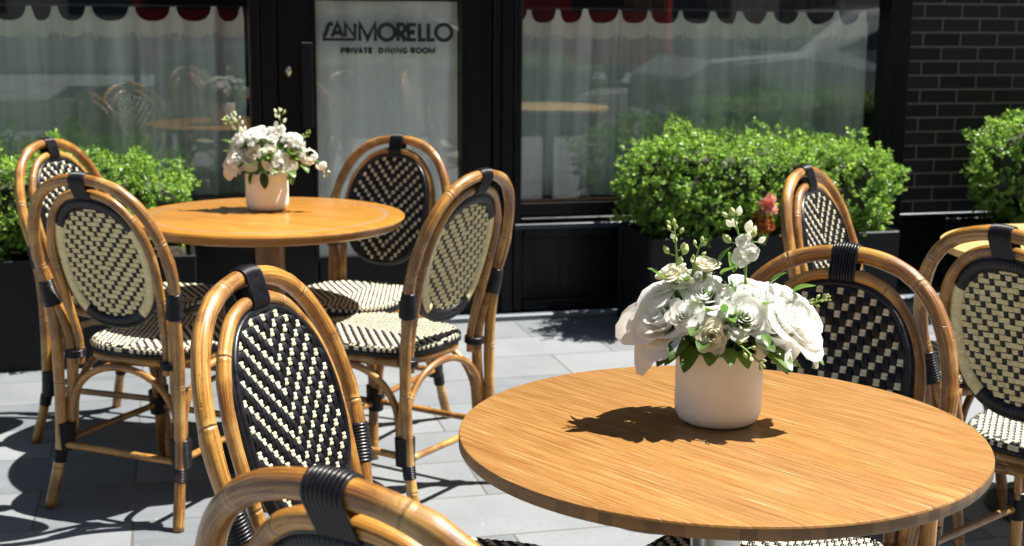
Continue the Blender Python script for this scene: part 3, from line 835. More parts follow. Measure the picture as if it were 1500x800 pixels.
    # backing sheets (dark weft between the strands)
    for side in (1, -1):
        vs = []; fs = []; nr, na = 8, 48
        for a in range(nr+1):
            k = a/nr
            for b in range(na):
                t = 2*PI*b/na; c, s_ = math.cos(t), math.sin(t)
                x = abs(c)**(2/pw)*(1 if c > 0 else -1)*hw*k; z = zc+abs(s_)**(2/pw)*(1 if s_ > 0 else -1)*hh*k
                vs.append(bp(x, z, .0022*side))
        for a in range(nr):
            for b in range(na):
                fs.append((a*na+b, a*na+(b+1) % na, (a+1)*na+(b+1) % na, (a+1)*na+b))
        q.add(vs, fs, 0)
    for side in (1, -1):
        lim = .965 if side == 1 else .87
        for i in range(-12, 13):
            for j in range(-14, 15):
                x, z = i*cw, zc+j*ch
                if not inp(x, z, lim): continue
                c = bp(x, z, .0034*side); du = (bp(x+.002, z)-bp(x-.002, z)).normalized(); dv = (bp(x, z+.002)-bp(x, z-.002)).normalized()
                nn = du.cross(dv)*(-1); 
                if nn.y < 0: nn = -nn
                nn = nn*side
                ph = (j-abs(i)) % 3
                if side == 1:      # sitter's side: black cords, cream crossings
                    if ph == 0: pad(q, c, du, dv, nn, cw*.47, ch*.47, 2, 0, 1, .0020, .0016)
                    elif ph == 1:
                        if inp(x, z+ch, lim): pad(q, c+dv*ch*.5, du, dv, nn, cw*.47, ch*.95, 3, 1, 0, .0022, .0024)
                        else: pad(q, c, du, dv, nn, cw*.5, ch*.52, 3, 1, 0, .0022, .0010)
                    elif not inp(x, z-ch, lim): pad(q, c, du, dv, nn, cw*.5, ch*.52, 3, 1, 0, .0022, .0010)
                else:              # rear side: straw strands, black crossings
                    if ph == 0: pad(q, c-nn*.0006, du, dv, nn, cw*.42, ch*.42, 1, 1, 0, .001, .0004)
                    else: pad(q, c, du, dv, nn, cw*.54, ch*.46, 2, 0, 2, .0018, .0011)
    wv = q.build('weave', [M['black'], M['cream'], M['tan']], pan)
    # rim: black piping in front, broad wrapped band behind
    q = MB(); na = 150
    def ov(t, k=1.0, dk=0.0):
        c, s_ = math.cos(t), math.sin(t)
        return abs(c)**(2/pw)*(1 if c > 0 else -1)*(hw*k+dk), zc+abs(s_)**(2/pw)*(1 if s_ > 0 else -1)*(hh*k+dk)
    q.tube([bp(*ov(2*PI*i/96), .001) for i in range(96)], .0062, 10, 0, closed=True)
    q.tube([bp(*ov(2*PI*i/96, 1.0, .0045), -.004) for i in range(96)], .0062, 10, 0, closed=True)
    for i in range(na):
        t = 2*PI*(i+.5)/na; xo, zo = ov(t, 1.0, .002); xi, zi = ov(t, 1.0, -.024)
        a = bp(xo, zo, -.0095); b = bp(xi, zi, -.0065); m = bp((xo+xi)/2, (zo+zi)/2, -.0125)
        c2 = bp(xi, zi, -.001)
        side_ = abs(math.cos(t)) > .62 and not (math.sin(t) > .55)
        xw, zw = ov(t+PI/na); stepv = (bp(xw, zw)-bp(*ov(t-PI/na)))
        w = stepv.length*.5; tg = stepv.normalized()
        nn = (b-a).cross(tg).normalized(); 
        if nn.y > 0: nn = -nn
        pts = [bp(xo, zo, -.002), a, m, b, c2]; vs = []
        for p_ in pts:
            vs += [p_-tg*w, p_+nn*.0012, p_+tg*w]
        q.add(vs, [(r_*3+k_, r_*3+k_+1, (r_+1)*3+k_+1, (r_+1)*3+k_) for r_ in range(4) for k_ in range(2)], 1 if side_ else 0)
    q.build('rim', [M['black'], M['tan']], pan)
    # black bindings
    def bind(fn):
        q = MB(); fn(q); q.build('binding', M['black'], root)
    def topwrap(q):
        for k in range(9):
            x = (k-4)*.0053; c1 = Vector(P3(x, .917-.18*x*x*20)); c2 = Vector(P3(x, .880, .004)); ax = (c1-c2).normalized(); pe = Vector((0, ax.z, -ax.y))
            pts = [c1+(pe*math.cos(a)+ax*math.sin(a))*.0178 for a in [PI*i/8 for i in range(9)]] + [c2+(pe*math.cos(a)+ax*math.sin(a))*.0142 for a in [PI+PI*i/8 for i in range(9)]]
            q.tube(pts, .0027, 8, 0, closed=True)
    bind(topwrap)
    for s_ in (-1, 1):
        bind(lambda q: coil(q, [P3(s_*.2065, .628), P3(s_*.203, .600, -.003), P3(s_*.196, .560, -.006)], (.0178, .0225), .0060, 14))
        bind(lambda q: coil(q, [(s_*.1555, yb(.45), .437), (s_*.1555, yb(.42)+.002, .417)], .0262, .0052, 16))
        bind(lambda q: coil(q, [(s_*.190, -.213, .232), (s_*.193, -.216, .155)], (.0262, .0242), .0060, 16))
        bind(lambda q: coil(q, [(s_*.197, -.229, .157), (s_*.199, -.236, .122)], (.0172, .0162), .0056, 12))
        bind(lambda q: coil(q, [(s_*.187, .176, .222), (s_*.190, .184, .150)], (.0235, .0215), .0060, 16))
    # rubber feet
    return root
chairs = [
 # x, y, facing angle (deg from +X), label
 (-1.165, 4.262, -19, 'leftmost rattan bistro chair by the hedge, mostly hidden behind another chair'),
 (-.954, 3.739, 66.8, 'rattan bistro chair at left seen from behind with straw coloured V weave'),
 (-.120, 2.055, -21, 'large foreground rattan bistro chair with black oval weave left of the oak table'),
 (-.357, 3.775, 147.5, 'rattan bistro chair right of the back table with its straw weave turned aside'),
 (-.515, 4.295, -114, 'rattan bistro chair before the lettered door, its black V weave facing out'),
 (.432, 2.160, -121, 'rattan bistro chair behind the oak table and the white bouquet'),
 (1.21, 2.896, 41.8, 'rattan bistro chair cut by the right edge with straw weave seen from behind'),
 (1.062, 3.542, -34.3, 'small distant rattan bistro chair in front of the bright hedge on the right'),
 (.009, 1.466, 59.4, 'nearest rattan bistro chair, only its hoop top showing at the bottom edge'),
]
proto = make_chair()
for i, (x, y, a, lab) in enumerate(chairs):
    o = proto if i == 0 else copy_tree(proto)
    o.location = (x, y, 0); o.rotation_euler[2] = R(a-90)
    tag(o, lab, 'chair', 'rattan bistro chairs on the terrace')

# ------------------------------------------------------------------ tables
def table(x, y, rad, kind, label):
    t = empty('round_table', (x, y, 0), 0, label, 'table', 'round cafe tables'); q = MB(); zt = .74
    if kind == 'oak':
        q.lathe([(0.0001, 0), (rad-.0035, 0), (rad-.001, -.001), (rad, -.0035)], 160, 0)
        q.lathe([(rad, -.0035), (rad, -.0175), (rad-.002, -.020), (0.0001, -.020)], 160, 1)
        q.build('tabletop', [M['oak'], M['oak_edge']], t, loc=(0, 0, zt), autosmooth=40)
        q = MB(); q.lathe([(.0365, .04), (.0365, .70), (.07, .71), (.07, .719)], 40); q.build('pedestal', M['steel'], t, autosmooth=40)
    elif kind == 'amber':
        q.lathe([(0.0001, 0), (rad-.010, 0), (rad-.003, -.002), (rad, -.007), (rad-.004, -.013), (rad-.012, -.015)], 120, 0)
        q.lathe([(rad-.012, -.015), (rad-.011, -.028), (rad-.020, -.034), (0.0001, -.034)], 120, 1)
        q.build('tabletop', [M['amber'], M['amber_edge']], t, loc=(0, 0, zt), autosmooth=40)
        q = MB(); q.lathe([(.044, .04), (.044, .695), (.08, .70), (.08, .705)], 40); q.build('pedestal', M['post'], t, autosmooth=40)
    else:
        q.lathe([(0.0001, 0), (rad-.004, 0), (rad, -.003), (rad, -.020), (rad-.003, -.022), (0.0001, -.022)], 120, 0)
        q.build('tabletop', M['pale'], t, loc=(0, 0, zt), autosmooth=40)
        q = MB(); q.lathe([(.036, .04), (.036, .70), (.07, .71), (.07, .717)], 40); q.build('pedestal', M['iron'], t, autosmooth=40)
    q = MB(); q.lathe([(.0001, 0.001), (.215, 0.001), (.22, .006), (.215, .012), (.05, .035), (.044, .05), (.0001, .05)], 64)
    q.build('base', M['iron'], t, autosmooth=40)
    return t
T1 = (.305, 1.938); T2 = (-.724, 4.066)
table(*T1, .381, 'oak', 'large round oak table in the foreground with worn streaky grain')
table(*T2, .403, 'amber', 'round amber wood table with a thin grey inlay ring, at left')
table(1.54, 3.62, .385, 'pale', 'pale round table partly seen at the right edge')

# ------------------------------------------------------------------ vases and bouquets
def vase(x, y, label):
    q = MB(); r_ = .0645
    q.lathe([(.0001, 0), (r_-.016, 0), (r_-.006, .006), (r_-.001, .016), (r_, .026), (r_, .110), (r_-.001, .113), (r_-.003, .1145), (r_-.006, .113), (r_-.006, .02), (.0001, .018)], 72)
    o = q.build('flower_vase', M['ceramic'], loc=(x, y, .7405)); return tag(o, label, 'vase', 'white cylinder vases')
V1 = (.309, 1.990); V2 = (-.746, 4.165)
vase(*V1, 'white ceramic cylinder vase on the foreground oak table')
vase(*V2, 'white ceramic cylinder vase on the back amber table')

def frame_of(axis):
    a = Vector(axis).normalized(); ref = Vector((0, 0, 1)) if abs(a.z) < .95 else Vector((1, 0, 0))
    x = ref.cross(a).normalized(); return x, a.cross(x), a
def petal(mb, c, fr, phi, rad, H, width, flare, lean, curl, rnd, pt=0.0, nu=7, nv=9, mat=0):
    X, Y, A = fr; vs = []; fs = []; uvs = []
    w1 = rnd.uniform(-.06, .06); w2 = rnd.uniform(0, 6.28)
    for j in range(nv+1):
        v = j/nv
        for i in range(nu+1):
            u = -1+2*i/nu
            wd = width*(math.sin(PI*min(1, .12+.62*v))**.6)
            edge = 1-.20*abs(u)**2.4*(1-pt) - pt*.45*abs(u)
            vv = v*(edge if v > .5 else 1-(1-edge)*v*2)
            rho = rad*(math.sin(PI*.5*min(1, vv*1.25))**.75)*(.55+.45*vv) + flare*max(0, vv-.45)**1.7*3 + w1*rad*math.sin(w2+u*3)*vv
            z = H*vv - lean*max(0, vv-.55)**1.6*4*H
            rho += .10*rad*math.cos(u*2.2)*vv
            # rolled lip
            if vv > .86: rho += curl*(vv-.86)*6*rad*.5; z -= curl*(vv-.86)**1.2*3*H
            a = phi + u*wd
            wav = .022*rad*math.sin(u*5+w2)*vv
            d = X*math.cos(a)+Y*math.sin(a)
            vs.append(c + d*(rho+wav) + A*(z+wav*.6))
    for j in range(nv):
        for i in range(nu):
            q = (j*(nu+1)+i, j*(nu+1)+i+1, (j+1)*(nu+1)+i+1, (j+1)*(nu+1)+i); fs.append(q)
            uvs.append([((k % (nu+1))/nu, (k//(nu+1))/nv) for k in q])
    mb.add(vs, fs, mat, uvs)
def rose(parent, c, axis, r_, seed, openness=1.0, droop=0, m='petal', pt=0.0, name='rose'):
    rnd = random.Random(seed); mb = MB(); fr = frame_of(axis); c = Vector(c) - fr[2]*r_*.75
    shells = [(.16, 1.30, 2, 1.5, 0), (.29, 1.30, 3, 1.25, 0.0), (.43, 1.26, 3, 1.2, .02), (.58, 1.18, 4, 1.0, .04), (.74, 1.08, 4, .98, .08), (.92, .95, 5, .85, .14)]
    if r_ > .04: shells = [(.18, 1.26, 2, 1.5, 0), (.34, 1.26, 3, 1.3, .0), (.56, 1.18, 3, 1.25, .03), (.80, 1.04, 3, 1.25, .06), (.98, .84, 4, 1.1, .12)]
    for k, (rr, hh_, n_, wd, fl_) in enumerate(shells):
        off = rnd.uniform(0, 6.28)
        for i in range(n_):
            petal(mb, c, fr, off+2*PI*i/n_+rnd.uniform(-.15, .15), rr*r_*(.9+.1*openness), hh_*r_*rnd.uniform(.95, 1.05), wd*rnd.uniform(.95, 1.1), fl_*r_*openness, .0, .12+.5*rr*openness, rnd)
    for i in range(droop):
        a = 2*PI*i/max(1, droop)+rnd.uniform(-.2, .2)
        petal(mb, c, fr, a, .95*r_, 1.0*r_*rnd.uniform(.9, 1.1), .72, .62*r_, .60, .5, rnd, pt=pt, nu=9, nv=12)
    # calyx
    X, Y, A = fr
    mb.tube([c-A*r_*.5, c-A*r_*.1, c+A*r_*.12], [.0025, r_*.16, r_*.22], 10, 1)
    for i in range(5):
        a = i*2*PI/5; d = X*math.cos(a)+Y*math.sin(a); s2 = A.cross(d)
        b0 = c+A*r_*.02; mb.add([b0+s2*r_*.1, b0-s2*r_*.1, b0+d*r_*.55-s2*.002+A*r_*.25, b0+d*r_*.55+s2*.002+A*r_*.25, b0+d*r_*.8+A*r_*.12], [(0, 1, 2, 3), (3, 2, 4)], 1)
    o = mb.build(name, [M[m], M['sprigstem']], parent)
    return o
def floret(mb, c, axis, r_, rnd, n=5, matp=0):
    X, Y, A = frame_of(axis); c = Vector(c)
    off = rnd.uniform(0, 6)
    for ring, (cnt, k) in enumerate(((n, 1.0), (max(3, n-2), .62))):
        for i in range(cnt):
            a = off+ring*.6+2*PI*i/cnt; d = (X*math.cos(a)+Y*math.sin(a)); s2 = A.cross(d); vs = []; uvs = []
            lift = .25+.35*ring+rnd.uniform(-.12, .2); nv, nu = 4, 4
            for j in range(nv+1):
                v = j/nv
                for q in range(nu+1):
                    u = -1+2*q/nu; w = r_*k*.62*math.sin(PI*min(.93, .10+.72*v))
                    ruff = .10*r_*math.sin(u*4+a*3)*v
                    vs.append(c + d*(r_*k*v*(1-.14*u*u)) + s2*(u*w) + A*(r_*k*(lift*v - .35*v*v*v*(1-ring*.5)) + ruff))
            fs = [(j*(nu+1)+q, j*(nu+1)+q+1, (j+1)*(nu+1)+q+1, (j+1)*(nu+1)+q) for j in range(nv) for q in range(nu)]
            uv = [[((k_ % (nu+1))/nu, (k_//(nu+1))/nv) for k_ in f_] for f_ in fs]
            mb.add(vs, fs, matp, uv)
def cluster(parent, c, r_, n, seed, fr=.016, name='blossom_cluster', squash=.8, front=True):
    rnd = random.Random(seed); mb = MB(); c = Vector(c)
    for i in range(n):
        d = Vector((rnd.gauss(0, 1), rnd.gauss(0, 1), rnd.gauss(0, 1)+.4)).normalized()
        if front and d.y > .55: d.y *= -1
        floret(mb, c+Vector((d.x*r_, d.y*r_, d.z*r_*squash)), d+Vector((0, -.2, .2)), fr*rnd.uniform(.8, 1.15), rnd)
        mb.tube([c-Vector((0, 0, r_)), c+d*r_*.9], [.0014, .001], 5, 1)
    return mb.build(name, [M['petal'], M['sprigstem']], parent)
def bud(mb, c, axis, L, W, mat):
    X, Y, A = frame_of(axis); vs = []; n = 8; rows = 6
    for j in range(rows+1):
        v = j/rows; w = W*math.sin(PI*min(.98, .06+v*.92))**.8*(1.1-.35*v)
        for i in range(n):
            a = 2*PI*i/n; vs.append(Vector(c)+A*L*v+(X*math.cos(a)+Y*math.sin(a))*w*(1+.08*math.cos(3*a)))
    mb.add(vs, [(j*n+i, j*n+(i+1) % n, (j+1)*n+(i+1) % n, (j+1)*n+i) for j in range(rows) for i in range(n)], mat)
def sprig(parent, pts, seed, nb=9, size=.009, white=.3, start=.45, end_floret=0, label=None):
    rnd = random.Random(seed); mb = MB(); P = cr(pts, 8); n = len(P)
    mb.tube(P, [.0022*(1-.55*i/n) for i in range(n)], 7, 0)
    for k in range(nb):
        t = start+(1-start)*k/(nb-1); i = min(n-2, int(t*(n-1))); p = P[i]; tg = (P[i+1]-P[i]).normalized()
        a = k*2.4+rnd.uniform(-.3, .3); X, Y, A = frame_of(tg); d = (X*math.cos(a)+Y*math.sin(a)); sz = size*(1.25-.65*(k/(nb-1)))*rnd.uniform(.85, 1.15)
        q = p+d*sz*1.0+tg*sz*.5
        mb.tube([p, q], [.0009, .0011], 5, 0)
        if end_floret and k < end_floret: floret(mb, q, d+tg*.3+Vector((0, -.6, 0)), sz*.85, rnd, matp=2)
        else: bud(mb, q, (d*.6+tg).normalized(), sz*1.25, sz*.42, 2 if rnd.random() < white else 1)
    bud(mb, P[-1], (P[-1]-P[-2]).normalized(), size*.9, size*.35, 1)
    return mb.build('bud_sprig', [M['sprigstem'], M['bud'], M['petal']], parent)
def leaf(parent, c, d, up, L, W, seed, tone=1.0, bend=.35, name='leaf', col_=None):
    rnd = random.Random(seed); c = Vector(c); d = Vector(d).normalized(); up = Vector(up); up = (up-d*up.dot(d)).normalized(); s2 = d.cross(up)
    mb = MB(); nv, nu = 9, 4; vs = []
    for j in range(nv+1):
        v = j/nv; w = W*.5*(math.sin(PI*min(1, v**.85))**.75 if 0 < v < 1 else 0) + .0006
        for q in range(nu+1):
            u = -1+2*q/nu
            vs.append(c + d*L*v*(1-.15*bend*v) + s2*u*w + up*(abs(u)*w*.35 - bend*L*v*v*.6 + .03*W*math.sin(v*9+u*3)))
    fs = [(j*(nu+1)+q, j*(nu+1)+q+1, (j+1)*(nu+1)+q+1, (j+1)*(nu+1)+q) for j in range(nv) for q in range(nu)]
    mb.add(vs, fs)
    o = mb.build(name, M['leaf'], parent); a = o.data.color_attributes.new('tone', 'FLOAT_COLOR', 'POINT')
    a.data.foreach_set('color', [k for _ in vs for k in (tone*1.1, tone, tone*.9, 1)])
    return o
def greens(parent, c, r_, n, seed, L=.022, name='greenery'):
    rnd = random.Random(seed); cs = []; ds = []
    for i in range(n):
        d = Vector((rnd.gauss(0, 1), rnd.gauss(0, 1), rnd.gauss(0, .8))).normalized()
        cs.append(Vector(c)+Vector((d.x*r_[0], d.y*r_[1], d.z*r_[2]))*rnd.uniform(.5, 1)); ds.append(d+Vector((0, 0, .3)))
    return leaves_mesh(name, cs, ds, [M['leaf']], per=6, L=L, W=L*.5, spread=.012, seed=seed, parent=parent, tones=((.5, 1.5), (1, 1)), yellow=.2)

b = empty('flower_bouquet', (V1[0], V1[1], .7405), 0, 'lush white rose bouquet with green sprigs in the foreground vase', 'bouquet', 'white bouquets in the vases')
rose(b, (-.094, -.030, .162), (-.50, -.60, .62), .047, 41, 1.1, 4, pt=.5)
rose(b, (-.084, .004, .198), (-.4, .1, .9), .026, 42, 1.0, 1)
rose(b, (-.064, -.058, .173), (-.10, -.86, .5), .0215, 43, .8)
rose(b, (-.030, -.032, .196), (-.05, -.60, .8), .031, 44, 1.0, 1)
rose(b, (-.048, -.002, .214), (-.2, -.2, 1), .026, 45, 1.0, 2)
rose(b, (.026, -.058, .171), (.05, -.85, .5), .030, 46, 1.0, 2)
rose(b, (-.022, -.070, .145), (-.05, -1, .15), .0225, 47, .8, m='petal_cream')
rose(b, (-.076, -.012, .226), (-.35, -.3, .9), .021, 48, .6, m='petal_cream', name='rosebud')
rose(b, (-.026, -.014, .240), (.1, -.2, 1), .0205, 49, .5, m='petal_cream', name='rosebud')
rose(b, (.070, -.048, .160), (.20, -.75, .6), .034, 50, 1.1, 3, pt=.9)
rose(b, (.108, -.030, .160), (.58, -.50, .60), .043, 51, 1.2, 5, pt=1.0)
rose(b, (.05, .055, .175), (.4, .7, .6), .036, 54, 1.1, 3)
rose(b, (-.05, .060, .170), (-.4, .8, .5), .036, 55, 1.1, 3)
cluster(b, (.036, .004, .178), .034, 40, 60, .0135)
cluster(b, (.088, .004, .186), .018, 12, 61, .0135)
sprig(b, [(-.03, .0, .10), (-.062, .0, .20), (-.070, -.004, .262), (-.074, -.006, .297)], 70, 11, .0098, .15, .5)
sprig(b, [(-.02, .0, .12), (-.044, -.012, .20), (-.046, -.02, .235), (-.036, -.022, .275)], 71, 10, .0085, .1, .45)
sprig(b, [(.04, .01, .18), (.030, .0, .245), (.020, -.002, .285), (.012, -.004, .310)], 72, 9, .0145, .65, .35, 1)
sprig(b, [(.035, .01, .19), (.034, -.004, .250), (.040, -.012, .280)], 75, 4, .014, 1.0, .6, 2)
sprig(b, [(.08, .0, .15), (.125, .0, .175), (.155, -.005, .190)], 73, 9, .0055, 0, .5)
sprig(b, [(.0, -.05, .145), (.02, -.082, .132), (.045, -.10, .112)], 74, 8, .0075, .2, .3)
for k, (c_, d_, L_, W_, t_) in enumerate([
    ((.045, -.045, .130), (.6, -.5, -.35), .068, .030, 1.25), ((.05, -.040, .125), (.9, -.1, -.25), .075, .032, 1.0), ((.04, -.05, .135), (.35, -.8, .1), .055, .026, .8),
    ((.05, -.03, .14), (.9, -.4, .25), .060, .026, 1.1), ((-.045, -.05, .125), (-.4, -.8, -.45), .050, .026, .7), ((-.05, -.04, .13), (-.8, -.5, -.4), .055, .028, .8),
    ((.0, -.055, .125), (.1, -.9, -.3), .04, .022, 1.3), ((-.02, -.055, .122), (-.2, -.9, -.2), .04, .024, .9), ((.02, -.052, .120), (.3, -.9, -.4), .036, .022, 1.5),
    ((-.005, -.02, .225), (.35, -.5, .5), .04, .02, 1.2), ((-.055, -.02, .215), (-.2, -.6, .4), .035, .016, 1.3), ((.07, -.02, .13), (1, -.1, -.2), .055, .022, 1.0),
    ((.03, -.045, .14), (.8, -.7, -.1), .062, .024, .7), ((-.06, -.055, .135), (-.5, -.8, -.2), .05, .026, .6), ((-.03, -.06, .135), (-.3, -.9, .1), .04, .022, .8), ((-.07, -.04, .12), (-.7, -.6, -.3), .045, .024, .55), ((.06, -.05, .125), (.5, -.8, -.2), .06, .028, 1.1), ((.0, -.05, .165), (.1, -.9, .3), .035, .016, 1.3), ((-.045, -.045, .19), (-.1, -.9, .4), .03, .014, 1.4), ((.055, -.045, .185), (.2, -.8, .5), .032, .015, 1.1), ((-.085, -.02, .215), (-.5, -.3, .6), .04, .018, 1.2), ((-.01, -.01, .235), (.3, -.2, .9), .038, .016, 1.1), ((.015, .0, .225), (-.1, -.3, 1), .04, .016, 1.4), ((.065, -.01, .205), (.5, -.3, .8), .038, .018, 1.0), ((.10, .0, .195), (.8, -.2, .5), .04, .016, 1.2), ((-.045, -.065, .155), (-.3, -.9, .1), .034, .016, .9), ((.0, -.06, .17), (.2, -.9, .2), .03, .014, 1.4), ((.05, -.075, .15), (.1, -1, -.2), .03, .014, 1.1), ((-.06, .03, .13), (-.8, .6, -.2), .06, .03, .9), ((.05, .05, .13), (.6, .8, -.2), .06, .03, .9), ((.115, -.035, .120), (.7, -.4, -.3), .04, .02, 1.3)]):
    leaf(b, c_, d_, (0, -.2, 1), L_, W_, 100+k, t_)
greens(b, (0, -.005, .150), (.072, .062, .040), 150, 80, .024)

b = empty('flower_bouquet', (V2[0], V2[1], .7405), 0, 'loose white bouquet of ranunculus and stock in the back table vase', 'bouquet', 'white bouquets in the vases')
rose(b, (-.080, -.045, .150), (-.3, -.85, .3), .035, 141, .9, 3)
rose(b, (.055, -.062, .142), (.15, -.95, .25), .027, 142, 1.2, 4, m='petal')
rose(b, (.018, -.050, .182), (.05, -.8, .5), .021, 143, .9, 2, m='petal_cream')
rose(b, (-.018, -.020, .235), (-.1, -.4, .9), .029, 144, 1.2, 4)
rose(b, (-.052, -.010, .225), (-.4, -.4, .8), .026, 145, 1.1, 3)
rose(b, (-.086, -.005, .215), (-.7, -.3, .6), .026, 146, 1.1, 3)
rose(b, (.030, .0, .235), (.2, -.3, .9), .025, 147, 1.1, 3)
rose(b, (-.028, -.052, .180), (-.1, -.9, .4), .020, 148, .9, 1, m='petal_cream')
rose(b, (-.01, .05, .2), (0, .8, .6), .03, 149, 1.1, 3)
cluster(b, (.082, -.008, .205), .032, 22, 160, .016)
cluster(b, (.13, -.02, .165), .022, 10, 161, .015)
cluster(b, (.168, -.025, .140), .012, 6, 162, .012)
cluster(b, (.01, -.055, .150), .012, 5, 163, .012)
sprig(b, [(-.03, 0, .12), (-.07, 0, .23), (-.092, -.004, .290)], 170, 11, .011, .7, .5)
sprig(b, [(-.03, 0, .12), (-.09, 0, .24), (-.118, -.004, .275)], 171, 8, .010, .5, .6)
sprig(b, [(.02, 0, .12), (.045, -.005, .24), (.045, -.01, .300)], 172, 10, .0125, .8, .5, 3)
sprig(b, [(.06, 0, .15), (.11, 0, .215), (.132, -.004, .240)], 173, 8, .006, 0, .5)
sprig(b, [(.08, 0, .16), (.15, -.02, .155), (.185, -.03, .115)], 174, 8, .011, .9, .4, 2)
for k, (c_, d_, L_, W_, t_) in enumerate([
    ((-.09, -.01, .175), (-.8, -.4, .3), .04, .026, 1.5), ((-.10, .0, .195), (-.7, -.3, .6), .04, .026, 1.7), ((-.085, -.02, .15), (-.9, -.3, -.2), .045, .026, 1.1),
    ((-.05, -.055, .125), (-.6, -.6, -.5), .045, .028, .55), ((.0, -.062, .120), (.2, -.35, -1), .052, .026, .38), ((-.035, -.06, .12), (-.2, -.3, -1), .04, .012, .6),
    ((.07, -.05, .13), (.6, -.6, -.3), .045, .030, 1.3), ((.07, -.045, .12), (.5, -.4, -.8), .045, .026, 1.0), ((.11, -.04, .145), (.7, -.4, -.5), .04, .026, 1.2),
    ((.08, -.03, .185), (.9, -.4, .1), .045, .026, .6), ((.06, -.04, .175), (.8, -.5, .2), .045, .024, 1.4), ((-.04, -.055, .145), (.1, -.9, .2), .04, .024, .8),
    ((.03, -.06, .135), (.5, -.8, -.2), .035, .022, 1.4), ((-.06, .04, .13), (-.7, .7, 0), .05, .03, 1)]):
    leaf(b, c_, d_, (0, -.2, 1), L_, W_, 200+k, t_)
greens(b, (0, -.005, .160), (.085, .058, .055), 110, 180, .022)

# ------------------------------------------------------------------ the street behind the viewer (mirrored in the glass)
def car(u, off, rz, paint_, label, L=4.4, W=1.8, H=1.42):
    p = wall_pt(u, off); c = empty('parked_car', p, YAW+rz, label, 'car', 'vehicles parked along the street')
    prof = [(-L/2, .45), (-L/2+.05, .72), (-L/2+.35, .90), (-.95, .97), (-.35, 1.36), (.35, H), (1.0, 1.36), (1.65, 1.02), (L/2-.15, .95), (L/2, .65), (L/2-.02, .35), (-L/2+.05, .30)]
    mb = MB(); wid = [.80, .86, .90, .92, .74, .70, .72, .88, .86, .82, .82, .82]; n_ = len(prof); vs = []
    for s_ in (-1, 1):
        for (x, z), w in zip(prof, wid): vs.append((x, s_*W/2*w, z))
    mb.add(vs, [tuple(range(n_)), tuple(range(2*n_-1, n_-1, -1))] + [(i, n_+i, n_+(i+1) % n_, (i+1) % n_) for i in range(n_)], smooth=False)
    body = mb.build('body', paint_, c); md = body.modifiers.new('b', 'BEVEL'); md.width = .07; md.segments = 3
    mb = MB()
    for s_ in (-1, 1):
        mb.add([(-.80, s_*W/2*.905, .99), (1.5, s_*W/2*.895, 1.02), (.95, s_*W/2*.745, 1.31), (-.32, s_*W/2*.755, 1.31)], [(0, 1, 2, 3)], smooth=False)
    mb.add([(-.97, -.72, 1.0), (-.97, .72, 1.0), (-.42, .58, 1.34), (-.42, -.58, 1.34)], [(0, 1, 2, 3)], smooth=False)
    mb.build('windows', mat('car_glass', (.02, .025, .03), .03), c)
    for x in (-1.35, 1.35):
        for s_ in (-1, 1):
            q = MB(); q.tube([(x, s_*(W/2-.16), .33), (x, s_*(W/2+.01), .33)], .33, 24); w_ = q.build('wheel', M['iron'], c, autosmooth=40)
            q = MB(); q.tube([(x, s_*(W/2+.0), .33), (x, s_*(W/2+.022), .33)], .2, 16); q.build('rim', M['steel'], w_, autosmooth=40)
white_p = mat('car_white', (.40, .42, .44), .15); white_p.node_tree.nodes['Principled BSDF'].inputs['Coat Weight'].default_value = 1
silver_p = mat('car_silver', (.05, .055, .06), .2, .2)
red_p = mat('van_red', (.45, .02, .03), .3)
car(5.4, 7.2, 0, white_p, 'pale grey parked car at the kerb behind the viewer')
car(.6, 11.2, 0, silver_p, 'charcoal parked car at the kerb behind the viewer')
def van(u, off, label):
    c = empty('delivery_van', wall_pt(u, off), YAW, label, 'van', 'vehicles parked along the street'); q = MB()
    q.box(-1.0, 1.0, -1.9, 1.7, .42, 2.5, 0, .10); q.build('body', red_p, c)
    q = MB(); q.box(-.85, .85, 1.703, 1.72, 1.35, 2.15, 0, .03); q.build('window', mat('van_glass', (.02, .02, .03), .05), c)
    for x in (-.88, .88):
        for y in (-1.2, 1.1):
            q = MB(); q.tube([(x-.1, y, .36), (x+.14*(1 if x > 0 else -1), y, .36)], .36, 20); q.build('wheel', M['iron'], c, autosmooth=40)
van(-.9, 17.5, 'red delivery van far across the street behind the viewer')
van(6.2, 19.0, 'red delivery van at the right across the street behind the viewer')
rd = MB(); rd.box(-45, 45, -15.5, -10.2, .001, .004); tag(rd.build('road', mat('asphalt', (.05, .05, .052), .85), loc=(WX, WY, 0), rz=YAW), kind='structure')
ob_ = empty('office_building', wall_pt(0, 24), YAW, 'unseen office block across the street, made tall and pale to shape the light', 'building')
q = MB(); q.box(-45, 45, -.6, 0, 0, 42)  # height raised to narrow the sky and darken shadows on the terrace
q.build('wall', mat('pale_bounce', (.42, .39, .35), .9), ob_)  # wall tone made pale to bounce fill and brighten the window reflections
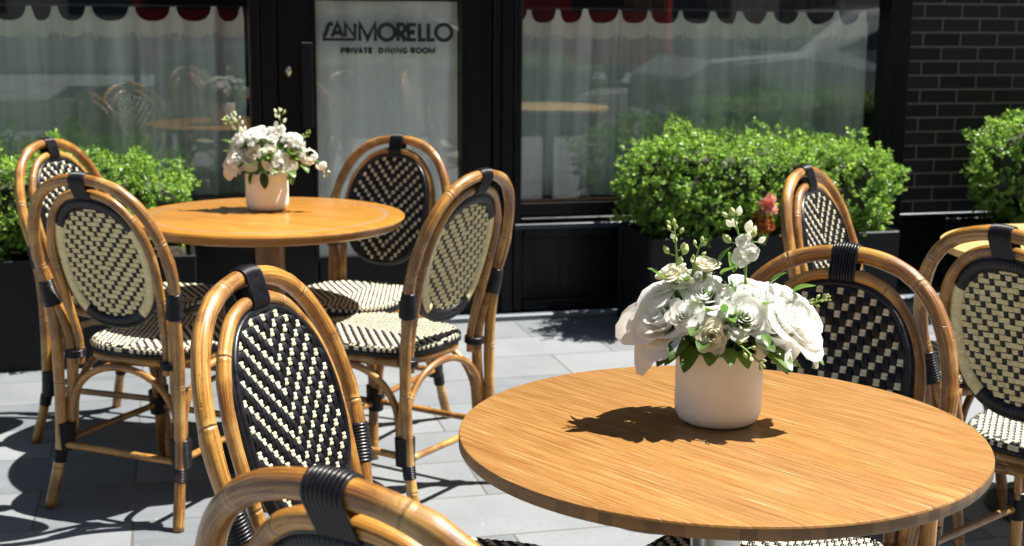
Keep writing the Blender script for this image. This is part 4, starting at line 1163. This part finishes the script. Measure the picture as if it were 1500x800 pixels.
for i in range(-9, 10):
    for j in range(7):
        w_ = MB(); w_.box(i*2.6-.7, i*2.6+.7, .003, .06, 1.2+j*3.6, 3.2+j*3.6, 0, .02); w_.build('window', mat('office_glass', (.05, .07, .09), .1) if (i, j) == (-9, 0) else bpy.data.materials['office_glass'], ob_)

# ------------------------------------------------------------------ light, sky, camera
az = R(13.6); el = R(63)
sd = Vector((math.cos(az)*math.cos(el), math.sin(az)*math.cos(el), math.sin(el)))
L = bpy.data.lights.new('sun', 'SUN'); L.energy = 5.0; L.angle = R(.5); L.color = (1.0, .955, .88)
lo = bpy.data.objects.new('sun', L); col.objects.link(lo); lo.rotation_euler = (-sd).to_track_quat('-Z', 'Y').to_euler()
w = bpy.data.worlds.new('World'); sc.world = w; w.use_nodes = True; nt = w.node_tree
sky = nt.nodes.new('ShaderNodeTexSky'); sky.sky_type = 'NISHITA'; sky.sun_disc = False; sky.sun_elevation = el
sky.sun_rotation = math.atan2(sd.x, sd.y); sky.air_density = 1.0; sky.dust_density = 1.0
nt.links.new(sky.outputs[0], nt.nodes['Background'].inputs['Color']); nt.nodes['Background'].inputs['Strength'].default_value = .05

cd = bpy.data.cameras.new('camera'); cam = bpy.data.objects.new('camera', cd); col.objects.link(cam); sc.camera = cam
p_, r_ = .1876, .0078
R0 = Vector((1, 0, 0)); U0 = Vector((0, math.sin(p_), math.cos(p_))); F0 = Vector((0, math.cos(p_), -math.sin(p_)))
Rv = R0*math.cos(r_)+U0*math.sin(r_); Uv = U0*math.cos(r_)-R0*math.sin(r_)
mw = Matrix.Identity(4)
for i in range(3): mw[i][0] = Rv[i]; mw[i][1] = Uv[i]; mw[i][2] = -F0[i]
mw[2][3] = 1.34
cam.matrix_world = mw
cd.sensor_width = 36; cd.lens = 2021.5/1500*36; cd.clip_start = .05; cd.clip_end = 400
cd.dof.use_dof = True; cd.dof.focus_distance = 2.1; cd.dof.aperture_fstop = 8.5; cd.dof.aperture_blades = 0
sc.view_settings.view_transform = 'Standard'; sc.view_settings.look = 'None'; sc.view_settings.gamma = 1; sc.view_settings.exposure = 1.28
sc.cycles.use_denoising = True; sc.cycles.max_bounces = 8; sc.cycles.transparent_max_bounces = 12
sc.cycles.sample_clamp_indirect = 6
